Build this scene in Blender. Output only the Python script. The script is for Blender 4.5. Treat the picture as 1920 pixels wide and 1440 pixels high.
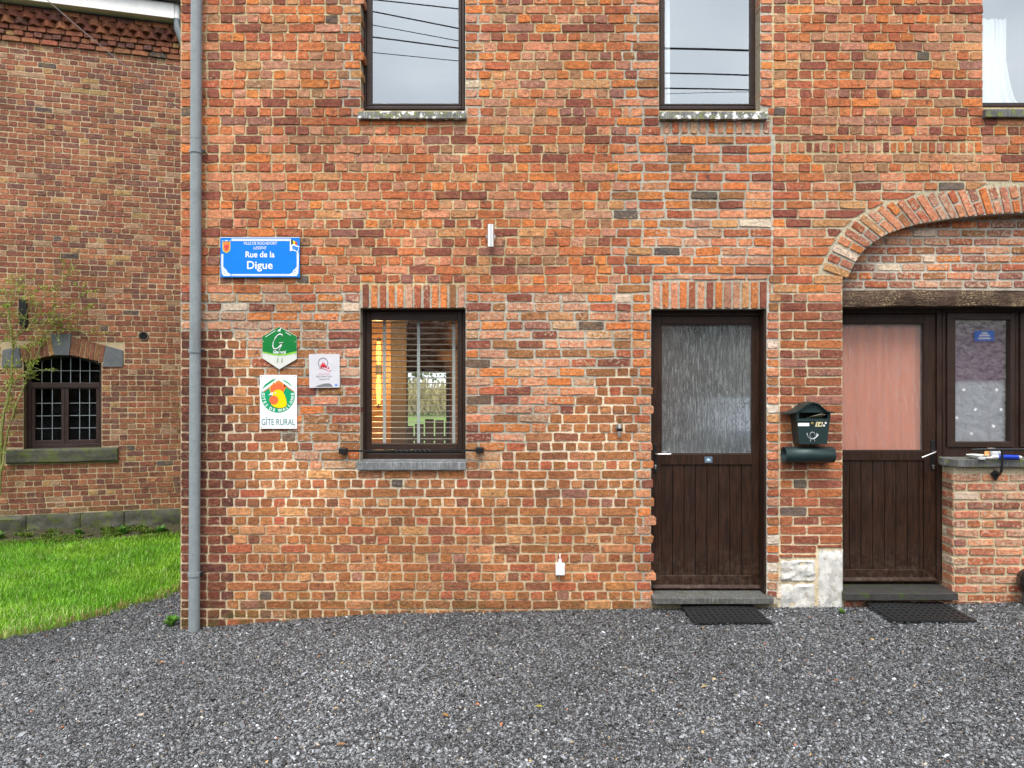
import bpy, bmesh, math, random
import numpy as np
from mathutils import Vector, Matrix

for o in list(bpy.data.objects):
    bpy.data.objects.remove(o)
SC = bpy.context.scene
COL = SC.collection
random.seed(7)
NR = np.random.default_rng(11)

# ------------------------------------------------------------------ camera, sky, sun, exposure
F = 1300.0            # focal length in photo pixels
D = 5.2               # distance from the camera to the facade
EYE = 1.72
cam_d = bpy.data.cameras.new('camera')
cam = bpy.data.objects.new('camera', cam_d)
COL.objects.link(cam)
cam.location = (0, 0, EYE)
cam.rotation_euler = (math.radians(90), 0, 0)
cam_d.sensor_width = 36.0
cam_d.lens = 36.0 * F / 1920.0
cam_d.clip_start = 0.05
cam_d.clip_end = 1500.0
SC.camera = cam

SUN_EL, SUN_AZ = math.radians(60), math.radians(188)
world = bpy.data.worlds.new('World')
SC.world = world
world.use_nodes = True
wn, wl = world.node_tree.nodes, world.node_tree.links
wn.clear()
sky = wn.new('ShaderNodeTexSky')
sky.sky_type = 'NISHITA'
sky.sun_disc = False
sky.sun_elevation = SUN_EL
sky.sun_rotation = SUN_AZ
sky.air_density = 1.0
sky.dust_density = 4.0
hs = wn.new('ShaderNodeHueSaturation')
hs.inputs['Saturation'].default_value = 0.22     # cloud cover takes the blue out
mixc = wn.new('ShaderNodeMix')
mixc.data_type = 'RGBA'
mixc.inputs[0].default_value = 0.65
mixc.inputs[7].default_value = (13.9, 14.0, 14.3, 1)   # even overcast
bg = wn.new('ShaderNodeBackground')
bg.inputs['Strength'].default_value = 0.112
wo = wn.new('ShaderNodeOutputWorld')
tcw = wn.new('ShaderNodeTexCoord')
mpw = wn.new('ShaderNodeMapping')
mpw.inputs['Scale'].default_value = (1.0, 1.0, 2.6)
nzw = wn.new('ShaderNodeTexNoise')
nzw.inputs['Scale'].default_value = 2.6
nzw.inputs['Detail'].default_value = 5
crw = wn.new('ShaderNodeMix')
crw.data_type = 'RGBA'
crw.inputs[6].default_value = (10.2, 11.2, 12.6, 1)
crw.inputs[7].default_value = (17.0, 17.4, 17.9, 1)
wl.new(tcw.outputs['Generated'], mpw.inputs[0])
wl.new(mpw.outputs[0], nzw.inputs['Vector'])
mrw = wn.new('ShaderNodeMapRange')
mrw.inputs[1].default_value, mrw.inputs[2].default_value = 0.32, 0.68
wl.new(nzw.outputs['Fac'], mrw.inputs[0])
wl.new(mrw.outputs[0], crw.inputs[0])
wl.new(crw.outputs[2], mixc.inputs[7])
wl.new(sky.outputs['Color'], hs.inputs['Color'])
wl.new(hs.outputs['Color'], mixc.inputs[6])
wl.new(mixc.outputs[2], bg.inputs['Color'])
wl.new(bg.outputs['Background'], wo.inputs['Surface'])

sun_d = bpy.data.lights.new('sun', 'SUN')
sun_d.energy = 2.0
sun_d.angle = math.radians(24)
sun_d.color = (1.0, 0.955, 0.87)
sun = bpy.data.objects.new('sun', sun_d)
COL.objects.link(sun)
_d = Vector((math.sin(SUN_AZ) * math.cos(SUN_EL), math.cos(SUN_AZ) * math.cos(SUN_EL), math.sin(SUN_EL)))
sun.rotation_euler = _d.to_track_quat('Z', 'Y').to_euler()
sun.location = (0, -5, 12)

SC.view_settings.view_transform = 'Standard'
SC.view_settings.look = 'None'
SC.view_settings.exposure = 0.72
SC.view_settings.gamma = 1.0
SC.view_settings.use_curve_mapping = False
SC.render.engine = 'CYCLES'
SC.cycles.use_denoising = True
SC.cycles.max_bounces = 8
SC.cycles.diffuse_bounces = 4
SC.cycles.glossy_bounces = 4
SC.cycles.transmission_bounces = 6
SC.cycles.transparent_max_bounces = 12
SC.cycles.sample_clamp_indirect = 6.0
SC.cycles.caustics_reflective = False
SC.cycles.caustics_refractive = False

# ------------------------------------------------------------------ helpers
def PX(x, Y=D):
    return (x - 960.0) / F * Y

def PZ(y, Y=D):
    return EYE + (720.0 - y) / F * Y

def vnoise(x, y, seed=0.0):
    xi, yi = np.floor(x), np.floor(y)
    fx, fy = x - xi, y - yi
    fx = fx * fx * (3 - 2 * fx)
    fy = fy * fy * (3 - 2 * fy)
    def h(i, j):
        v = np.sin(i * 127.1 + j * 311.7 + seed * 74.7) * 43758.5453
        return v - np.floor(v)
    a, b, c, d = h(xi, yi), h(xi + 1, yi), h(xi, yi + 1), h(xi + 1, yi + 1)
    return (a + (b - a) * fx) * (1 - fy) + (c + (d - c) * fx) * fy

def fbm(x, y, seed=0.0, oct=3):
    s, a, t = 0.0, 1.0, 0.0
    for k in range(oct):
        s = s + a * vnoise(x * 2 ** k, y * 2 ** k, seed + k * 3.1)
        t += a
        a *= 0.5
    return s / t

WM = {}

def link(o, parent=None, local=False):
    COL.objects.link(o)
    m = WM.get(parent.name, Matrix()) if parent else Matrix()
    if parent:
        o.parent = parent
        if not local:
            o.matrix_parent_inverse = m.inverted()
            WM[o.name] = Matrix()
        else:
            WM[o.name] = m.copy()
    return o

def tag(o, label=None, cat=None, group=None, kind=None):
    if label: o['label'] = label
    if cat: o['category'] = cat
    if group: o['group'] = group
    if kind: o['kind'] = kind
    return o

def thing(name, label, cat, loc=(0, 0, 0), rz=0.0, group=None):
    o = bpy.data.objects.new(name, None)
    o.empty_display_size = 0.1
    COL.objects.link(o)
    o.location = loc
    o.rotation_euler = (0, 0, rz)
    WM[o.name] = Matrix.Translation(loc) @ Matrix.Rotation(rz, 4, 'Z')
    return tag(o, label, cat, group)

class MB:
    """Collects boxes, prisms, tubes and lathes; build() links them as one mesh object."""
    def __init__(self):
        self.v, self.f, self.c = [], [], []
    def add(self, vs, fs, col=None):
        n = len(self.v)
        self.v += [tuple(p) for p in vs]
        self.f += [tuple(i + n for i in q) for q in fs]
        if col is not None:
            self.c += [tuple(col)] * len(vs)
        return self
    def box(self, x0, x1, y0, y1, z0, z1, col=None):
        vs = [(x0, y0, z0), (x1, y0, z0), (x1, y1, z0), (x0, y1, z0), (x0, y0, z1), (x1, y0, z1), (x1, y1, z1), (x0, y1, z1)]
        return self.add(vs, [(0, 3, 2, 1), (4, 5, 6, 7), (0, 1, 5, 4), (1, 2, 6, 5), (2, 3, 7, 6), (3, 0, 4, 7)], col)
    def prism(self, poly, y0, y1, col=None):
        n = len(poly)
        vs = [(x, y0, z) for x, z in poly] + [(x, y1, z) for x, z in poly]
        fs = [tuple(range(n)), tuple(range(2 * n - 1, n - 1, -1))]
        fs += [(i, i + n, (i + 1) % n + n, (i + 1) % n) for i in range(n)]
        return self.add(vs, fs, col)
    def ring(self, x0, x1, z0, z1, w, y0, y1, wb=None, wt=None):
        wb = w if wb is None else wb
        wt = w if wt is None else wt
        self.box(x0, x0 + w, y0, y1, z0, z1)
        self.box(x1 - w, x1, y0, y1, z0, z1)
        self.box(x0 + w, x1 - w, y0, y1, z1 - wt, z1)
        self.box(x0 + w, x1 - w, y0, y1, z0, z0 + wb)
        return self
    def tube(self, pts, r, n=8, cap=True, col=None):
        pts = [Vector(p) for p in pts]
        rs = r if isinstance(r, (list, tuple)) else [r] * len(pts)
        vs, fs = [], []
        up = Vector((0.13, 0.21, 0.97))
        for i, p in enumerate(pts):
            t = (pts[min(i + 1, len(pts) - 1)] - pts[max(i - 1, 0)])
            t = t.normalized() if t.length > 1e-9 else Vector((0, 0, 1))
            u = up if abs(t.dot(up)) < 0.95 else Vector((1, 0, 0.1))
            a = t.cross(u).normalized()
            b = t.cross(a)
            for k in range(n):
                q = 2 * math.pi * k / n
                vs.append(p + (a * math.cos(q) + b * math.sin(q)) * rs[i])
        for i in range(len(pts) - 1):
            for k in range(n):
                k2 = (k + 1) % n
                fs.append((i * n + k, i * n + k2, (i + 1) * n + k2, (i + 1) * n + k))
        if cap:
            fs.append(tuple(range(n)))
            fs.append(tuple((len(pts) - 1) * n + k for k in range(n - 1, -1, -1)))
        return self.add(vs, fs, col)
    def lathe(self, prof, origin, axis='y', n=24):
        """prof: (radius, along-axis) pairs."""
        vs, fs = [], []
        o = Vector(origin)
        for r, h in prof:
            for k in range(n):
                q = 2 * math.pi * k / n
                c, s = r * math.cos(q), r * math.sin(q)
                p = {'y': (c, h, s), 'z': (c, s, h), 'x': (h, c, s)}[axis]
                vs.append(o + Vector(p))
        for i in range(len(prof) - 1):
            for k in range(n):
                k2 = (k + 1) % n
                fs.append((i * n + k, i * n + k2, (i + 1) * n + k2, (i + 1) * n + k))
        if prof[0][0] > 1e-6: fs.append(tuple(range(n)))
        if prof[-1][0] > 1e-6: fs.append(tuple((len(prof) - 1) * n + k for k in range(n)))
        return self.add(vs, fs)
    def build(self, name, m, parent=None, smooth=False, bevel=0.0, local=False, label=None, fix=True):
        me = bpy.data.meshes.new(name)
        me.from_pydata(self.v, [], self.f)
        if self.c:
            a = me.color_attributes.new('tint', 'FLOAT_COLOR', 'POINT')
            a.data.foreach_set('color', np.array(self.c, dtype=np.float32).ravel())
        if fix:
            bm = bmesh.new()
            bm.from_mesh(me)
            bmesh.ops.recalc_face_normals(bm, faces=bm.faces)
            bm.to_mesh(me)
            bm.free()
        if m: me.materials.append(m)
        o = bpy.data.objects.new(name, me)
        link(o, parent, local)
        if smooth:
            me.polygons.foreach_set('use_smooth', [True] * len(me.polygons))
            if smooth == 'auto':
                me.set_sharp_from_angle(angle=math.radians(38))
        if bevel:
            b = o.modifiers.new('bevel', 'BEVEL')
            b.width = bevel
            b.segments = 2
            b.limit_method = 'ANGLE'
            b.harden_normals = False
        if label: o['label'] = label
        return o

def np_mesh(name, V, Q, cols, m, parent=None, smooth=False, local=False):
    me = bpy.data.meshes.new(name)
    V = np.asarray(V, dtype=np.float32)
    Q = np.asarray(Q, dtype=np.int32)
    k = Q.shape[1]
    me.vertices.add(len(V))
    me.vertices.foreach_set('co', V.ravel())
    me.loops.add(Q.size)
    me.loops.foreach_set('vertex_index', Q.ravel())
    me.polygons.add(len(Q))
    me.polygons.foreach_set('loop_start', np.arange(0, Q.size, k, dtype=np.int32))
    me.update(calc_edges=True)
    if cols is not None:
        a = me.color_attributes.new('tint', 'FLOAT_COLOR', 'POINT')
        a.data.foreach_set('color', np.asarray(cols, dtype=np.float32).ravel())
    me.polygons.foreach_set('use_smooth', np.full(len(Q), smooth, dtype=bool))
    me.materials.append(m)
    o = bpy.data.objects.new(name, me)
    link(o, parent, local)
    return o

# ------------------------------------------------------------------ materials
class NT:
    def __init__(self, name):
        self.m = bpy.data.materials.new(name)
        self.m.use_nodes = True
        self.t = self.m.node_tree
        self.t.nodes.clear()
        self.out = self.t.nodes.new('ShaderNodeOutputMaterial')
        g = self.t.nodes.new('ShaderNodeNewGeometry')
        self.pos = g.outputs['Position']
    def n(self, kind, **kw):
        x = self.t.nodes.new(kind)
        for k, v in kw.items():
            setattr(x, k, v)
        return x
    def put(self, sock, v):
        if hasattr(v, 'is_linked'): self.t.links.new(v, sock)
        elif v is not None: sock.default_value = v
    def noise(self, scale, detail=3, rough=0.55, vec=None, stretch=None, dist=0.0):
        x = self.n('ShaderNodeTexNoise')
        v = vec or self.pos
        if stretch:
            mp = self.n('ShaderNodeMapping')
            self.put(mp.inputs[0], v)
            mp.inputs['Scale'].default_value = stretch
            v = mp.outputs[0]
        self.put(x.inputs['Vector'], v)
        x.inputs['Scale'].default_value = scale
        x.inputs['Detail'].default_value = detail
        x.inputs['Roughness'].default_value = rough
        x.inputs['Distortion'].default_value = dist
        return x.outputs['Fac']
    def rng(self, v, a, b, c=0.0, d=1.0):
        x = self.n('ShaderNodeMapRange')
        self.put(x.inputs[0], v)
        for i, q in enumerate((a, b, c, d)): x.inputs[i + 1].default_value = q
        return x.outputs[0]
    def math(self, op, a, b=None):
        x = self.n('ShaderNodeMath', operation=op)
        self.put(x.inputs[0], a)
        if b is not None: self.put(x.inputs[1], b)
        return x.outputs[0]
    def mix(self, fac, a, b, mode='MIX'):
        x = self.n('ShaderNodeMix', data_type='RGBA', blend_type=mode)
        self.put(x.inputs[0], fac)
        for i, q in ((6, a), (7, b)):
            self.put(x.inputs[i], q if hasattr(q, 'is_linked') else (tuple(q) + (1,))[:4])
        return x.outputs[2]
    def gray(self, v):
        x = self.n('ShaderNodeCombineColor')
        for i in range(3): self.put(x.inputs[i], v)
        return x.outputs[0]
    def attr(self, name='tint', kind='GEOMETRY'):
        x = self.n('ShaderNodeAttribute', attribute_name=name, attribute_type=kind)
        return x
    def bump(self, h, strength=0.5, dist=0.01, normal=None):
        x = self.n('ShaderNodeBump')
        x.inputs['Strength'].default_value = strength
        x.inputs['Distance'].default_value = dist
        self.put(x.inputs['Height'], h)
        if normal is not None: self.put(x.inputs['Normal'], normal)
        return x.outputs[0]
    def pbr(self, col, rough=0.6, normal=None, metal=0.0, spec=0.5, **kw):
        x = self.n('ShaderNodeBsdfPrincipled')
        self.put(x.inputs['Base Color'], col if hasattr(col, 'is_linked') else (tuple(col) + (1,))[:4])
        self.put(x.inputs['Roughness'], rough)
        x.inputs['Metallic'].default_value = metal
        x.inputs['Specular IOR Level'].default_value = spec
        if normal is not None: self.put(x.inputs['Normal'], normal)
        for k, v in kw.items():
            self.put(x.inputs[k.replace('_', ' ')], v)
        self.t.links.new(x.outputs[0], self.out.inputs[0])
        return self.m

def plain(name, col, rough=0.5, metal=0.0, var=0.12, scale=40, spec=0.5, bumpy=0.0):
    t = NT(name)
    f = t.rng(t.noise(scale, 4), 0.25, 0.75, 1 - var, 1 + var)
    c = t.mix(1.0, col, t.gray(f), 'MULTIPLY')
    nrm = t.bump(t.noise(scale * 3, 4), bumpy, 0.004) if bumpy else None
    return t.pbr(c, rough, nrm, metal, spec)

def m_brick():
    t = NT('brick_clay')
    a = t.attr()
    f1 = t.rng(t.noise(30, 5, 0.7), 0.28, 0.72, 0.58, 1.46)
    c = t.mix(1.0, a.outputs['Color'], t.gray(f1), 'MULTIPLY')
    # hue drift inside one brick, towards ochre
    c = t.mix(t.rng(t.noise(19, 3), 0.52, 0.72, 0, 0.45), c, (0.38, 0.19, 0.075))
    # fire-darkened patches
    c = t.mix(t.rng(t.noise(13, 4, 0.6), 0.63, 0.72, 0, 0.7), c, (0.075, 0.05, 0.045))
    # lime residue of reused bricks
    v = t.math('ADD', t.noise(46, 4, 0.62), t.math('MULTIPLY', a.outputs['Alpha'], 0.34))
    c = t.mix(t.rng(v, 0.64, 0.75, 0, 0.72), c, (0.64, 0.47, 0.33))
    # soot and weather, metres across
    c = t.mix(1.0, c, t.gray(t.rng(t.noise(1.1, 5, 0.6), 0.3, 0.7, 0.74, 1.18)), 'MULTIPLY')
    sx = t.n('ShaderNodeSeparateXYZ')
    t.put(sx.inputs[0], t.pos)
    foot = t.math('MULTIPLY', t.rng(sx.outputs[2], 0.20, -0.02, 0, 1), t.rng(t.noise(7, 4, 0.7), 0.45, 0.62))
    c = t.mix(t.math('MULTIPLY', foot, 0.75), c, (0.085, 0.085, 0.022))
    # fine specks and pits
    c = t.mix(t.rng(t.noise(105, 3, 0.65), 0.585, 0.66, 0, 0.8), c, (0.06, 0.032, 0.025))
    c = t.mix(t.rng(t.noise(190, 2, 0.6, stretch=(1.1, 1, 1.4)), 0.63, 0.72, 0, 0.5), c, (0.58, 0.40, 0.27))
    h = t.math('ADD', t.noise(150, 5, 0.65), t.math('MULTIPLY', t.noise(42, 3), 1.2))
    return t.pbr(c, 0.85, t.bump(h, 1.0, 0.010), spec=0.25)

def m_mortar():
    t = NT('mortar')
    a = t.attr()
    f = t.rng(t.noise(60, 5, 0.7), 0.25, 0.75, 0.6, 1.3)
    c = t.mix(1.0, a.outputs['Color'], t.gray(f), 'MULTIPLY')
    c = t.mix(t.rng(t.noise(6, 4), 0.56, 0.75, 0, 0.35), c, (0.20, 0.17, 0.09))
    c = t.mix(1.0, c, t.gray(t.rng(t.noise(1.1, 5, 0.6), 0.3, 0.7, 0.78, 1.15)), 'MULTIPLY')
    c = t.mix(t.rng(t.noise(110, 3), 0.60, 0.68, 0, 0.8), c, (0.12, 0.08, 0.05))
    return t.pbr(c, 0.95, t.bump(t.noise(170, 5, 0.7), 0.9, 0.006), spec=0.15)

def m_grain(name, base, hi, rough=0.35, stretch=(60, 60, 3), scale=1.6, bump=0.25, spec=0.5):
    t = NT(name)
    g = t.noise(scale, 5, 0.65, stretch=stretch, dist=0.6)
    c = t.mix(t.rng(g, 0.4, 0.66), base, hi)
    c = t.mix(t.rng(t.noise(3, 3), 0.3, 0.7, 0, 0.35), c, base)
    sz = t.n('ShaderNodeSeparateXYZ')
    t.put(sz.inputs[0], t.pos)
    mud = t.math('MULTIPLY', t.rng(sz.outputs[2], 0.55, 0.12), t.rng(t.noise(26, 5, 0.75), 0.46, 0.68, 0, 0.5))
    c = t.mix(mud, c, (0.13, 0.10, 0.075))
    return t.pbr(c, t.rng(t.noise(9, 3), 0.3, 0.7, rough - .08, rough + .14), t.bump(g, bump, 0.002), spec=spec)

def m_beam():
    t = NT('old_oak')
    g = t.noise(1.5, 6, 0.7, stretch=(5, 40, 45), dist=0.9)
    c = t.mix(t.rng(g, 0.35, 0.65), (0.030, 0.017, 0.011), (0.115, 0.070, 0.048))
    fl = t.math('MULTIPLY', t.rng(t.noise(130, 4, 0.7, stretch=(0.45, 1, 1.2)), 0.52, 0.62), t.rng(t.noise(5, 3), 0.42, 0.58))
    c = t.mix(fl, c, (0.48, 0.36, 0.20))
    c = t.mix(t.rng(t.noise(2.2, 3, stretch=(1.2, 20, 22), dist=1.5), 0.62, 0.66, 0, 0.9), c, (0.012, 0.008, 0.006))
    return t.pbr(c, 0.8, t.bump(g, 0.8, 0.01), spec=0.25)

def m_stone(name, a, b, lichen=None, lich_amt=0.6, rough=0.7, streak=True):
    t = NT(name)
    c = t.mix(t.rng(t.noise(14, 5, 0.7), 0.3, 0.7), a, b)
    if streak:
        c = t.mix(t.rng(t.noise(7, 3, 0.6, stretch=(14, 6, 1.2)), 0.52, 0.66, 0, 0.5), c, tuple(min(1, q * 2.2) for q in b))
    if lichen:
        for k, (col, sc, lo) in enumerate(lichen):
            c = t.mix(t.rng(t.noise(sc, 4, 0.6, stretch=(1, 1 + 0.1 * k, 1)), lo, lo + 0.06, 0, lich_amt), c, col)
    c = t.mix(t.rng(t.noise(160, 3), 0.58, 0.7, 0, 0.5), c, tuple(q * 0.35 for q in a))
    return t.pbr(c, rough, t.bump(t.noise(90, 5, 0.65), 0.6, 0.006), spec=0.35)

def m_glass(name, gain=3.4, rough=0.0, tint=(0.93, 0.95, 0.95), h=None, ref=(1, 1, 1), fleck=0.0):
    t = NT(name)
    # Schlick reflectance of a double-glazed pane, on the outward face only
    geo = t.n('ShaderNodeNewGeometry')
    dt = t.n('ShaderNodeVectorMath', operation='DOT_PRODUCT')
    t.put(dt.inputs[0], geo.outputs['Incoming'])
    t.put(dt.inputs[1], geo.outputs['Normal'])
    graze = t.math('POWER', t.math('SUBTRACT', 1.0, t.math('ABSOLUTE', dt.outputs['Value'])), 5.0)
    fac = t.rng(graze, 0.0, 1.0, 0.04 * gain, 0.97)
    fac = t.math('MULTIPLY', fac, t.math('SUBTRACT', 1.0, geo.outputs['Backfacing']))
    tr = t.n('ShaderNodeBsdfTransparent')
    tr.inputs[0].default_value = tuple(tint) + (1,)
    gl = t.n('ShaderNodeBsdfGlossy')
    gl.inputs['Roughness'].default_value = rough
    gl.inputs['Color'].default_value = tuple(ref) + (1,)
    if h: t.put(gl.inputs['Normal'], h(t))
    mx = t.n('ShaderNodeMixShader')
    t.put(mx.inputs[0], fac)
    t.t.links.new(tr.outputs[0], mx.inputs[1])
    t.t.links.new(gl.outputs[0], mx.inputs[2])
    last = mx
    if fleck:      # flecks of the patterned glass, with sparkle and haze painted in as pale diffuse
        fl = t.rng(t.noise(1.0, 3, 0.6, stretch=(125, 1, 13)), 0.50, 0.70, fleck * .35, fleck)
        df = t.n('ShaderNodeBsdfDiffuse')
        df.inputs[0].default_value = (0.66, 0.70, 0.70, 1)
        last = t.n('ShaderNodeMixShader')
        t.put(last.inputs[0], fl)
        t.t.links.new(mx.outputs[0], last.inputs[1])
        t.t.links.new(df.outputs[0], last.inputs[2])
    t.t.links.new(last.outputs[0], t.out.inputs[0])
    return t.m

def reed_h(t):
    reeds = t.noise(1.0, 2, 0.5, stretch=(95, 1, 1.6))
    drops = t.noise(1.0, 2, 0.6, stretch=(120, 1, 50))
    b = t.bump(reeds, 0.06, 0.01)
    return t.bump(t.rng(drops, 0.55, 0.72), 0.05, 0.01, b)

def wet_h(t):
    return t.bump(t.rng(t.noise(1.0, 2, 0.6, stretch=(260, 1, 120)), 0.6, 0.75), 0.12, 0.01)

def m_sheer(name, top, bot, zc, zw, alpha=0.75):
    t = NT(name)
    sp = t.n('ShaderNodeSeparateXYZ')
    t.put(sp.inputs[0], t.pos)
    c = t.mix(t.rng(sp.outputs[2], zc - zw, zc + zw), bot, top)
    d = t.n('ShaderNodeBsdfDiffuse')
    t.put(d.inputs[0], c)
    tl = t.n('ShaderNodeBsdfTranslucent')
    t.put(tl.inputs[0], c)
    mx = t.n('ShaderNodeMixShader')
    mx.inputs[0].default_value = 0.12
    t.t.links.new(d.outputs[0], mx.inputs[1])
    t.t.links.new(tl.outputs[0], mx.inputs[2])
    tr = t.n('ShaderNodeBsdfTransparent')
    m2 = t.n('ShaderNodeMixShader')
    m2.inputs[0].default_value = alpha
    t.t.links.new(tr.outputs[0], m2.inputs[1])
    t.t.links.new(mx.outputs[0], m2.inputs[2])
    t.t.links.new(m2.outputs[0], t.out.inputs[0])
    return t.m

def m_emit(name, col, s):
    t = NT(name)
    return t.pbr(col, 0.4, Emission_Color=tuple(col) + (1,), Emission_Strength=s)

def m_leafy(name, attr=True, col=(0.1, 0.25, 0.02), trans=0.4):
    t = NT(name)
    c = t.attr().outputs['Color'] if attr else None
    d = t.n('ShaderNodeBsdfPrincipled')
    d.inputs['Roughness'].default_value = 0.45
    tl = t.n('ShaderNodeBsdfTranslucent')
    for x in (d, tl):
        t.put(x.inputs[0], c if c is not None else tuple(col) + (1,))
    mx = t.n('ShaderNodeMixShader')
    mx.inputs[0].default_value = trans
    t.t.links.new(d.outputs[0], mx.inputs[1])
    t.t.links.new(tl.outputs[0], mx.inputs[2])
    t.t.links.new(mx.outputs[0], t.out.inputs[0])
    return t.m

def m_pebble():
    t = NT('crushed_stone')
    a = t.attr('tone', 'INSTANCER')
    c = t.mix(1.0, a.outputs['Color'], t.gray(t.rng(t.noise(220, 3), 0.3, 0.7, 0.7, 1.3)), 'MULTIPLY')
    return t.pbr(c, 0.30, t.bump(t.noise(320, 3), 0.4, 0.003), spec=0.6)

def m_ground(name, a, b, c3, scale=30, rough=0.8):
    t = NT(name)
    c = t.mix(t.rng(t.noise(scale, 5, 0.7), 0.3, 0.7), a, b)
    c = t.mix(t.rng(t.noise(scale * 5, 4, 0.7), 0.5, 0.68), c, c3)
    return t.pbr(c, rough, t.bump(t.noise(scale * 4, 5), 0.8, 0.02))

def m_wood_mix(name, cols, scale=1.0):
    t = NT(name)
    c = t.mix(t.rng(t.noise(scale, 4, 0.7), 0.35, 0.65), cols[0], cols[1])
    c = t.mix(t.rng(t.noise(scale * 6, 4, 0.7), 0.45, 0.62), c, cols[2])
    return t.pbr(c, 0.9, t.bump(t.noise(scale * 5, 4), 1.0, 0.3))

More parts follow.
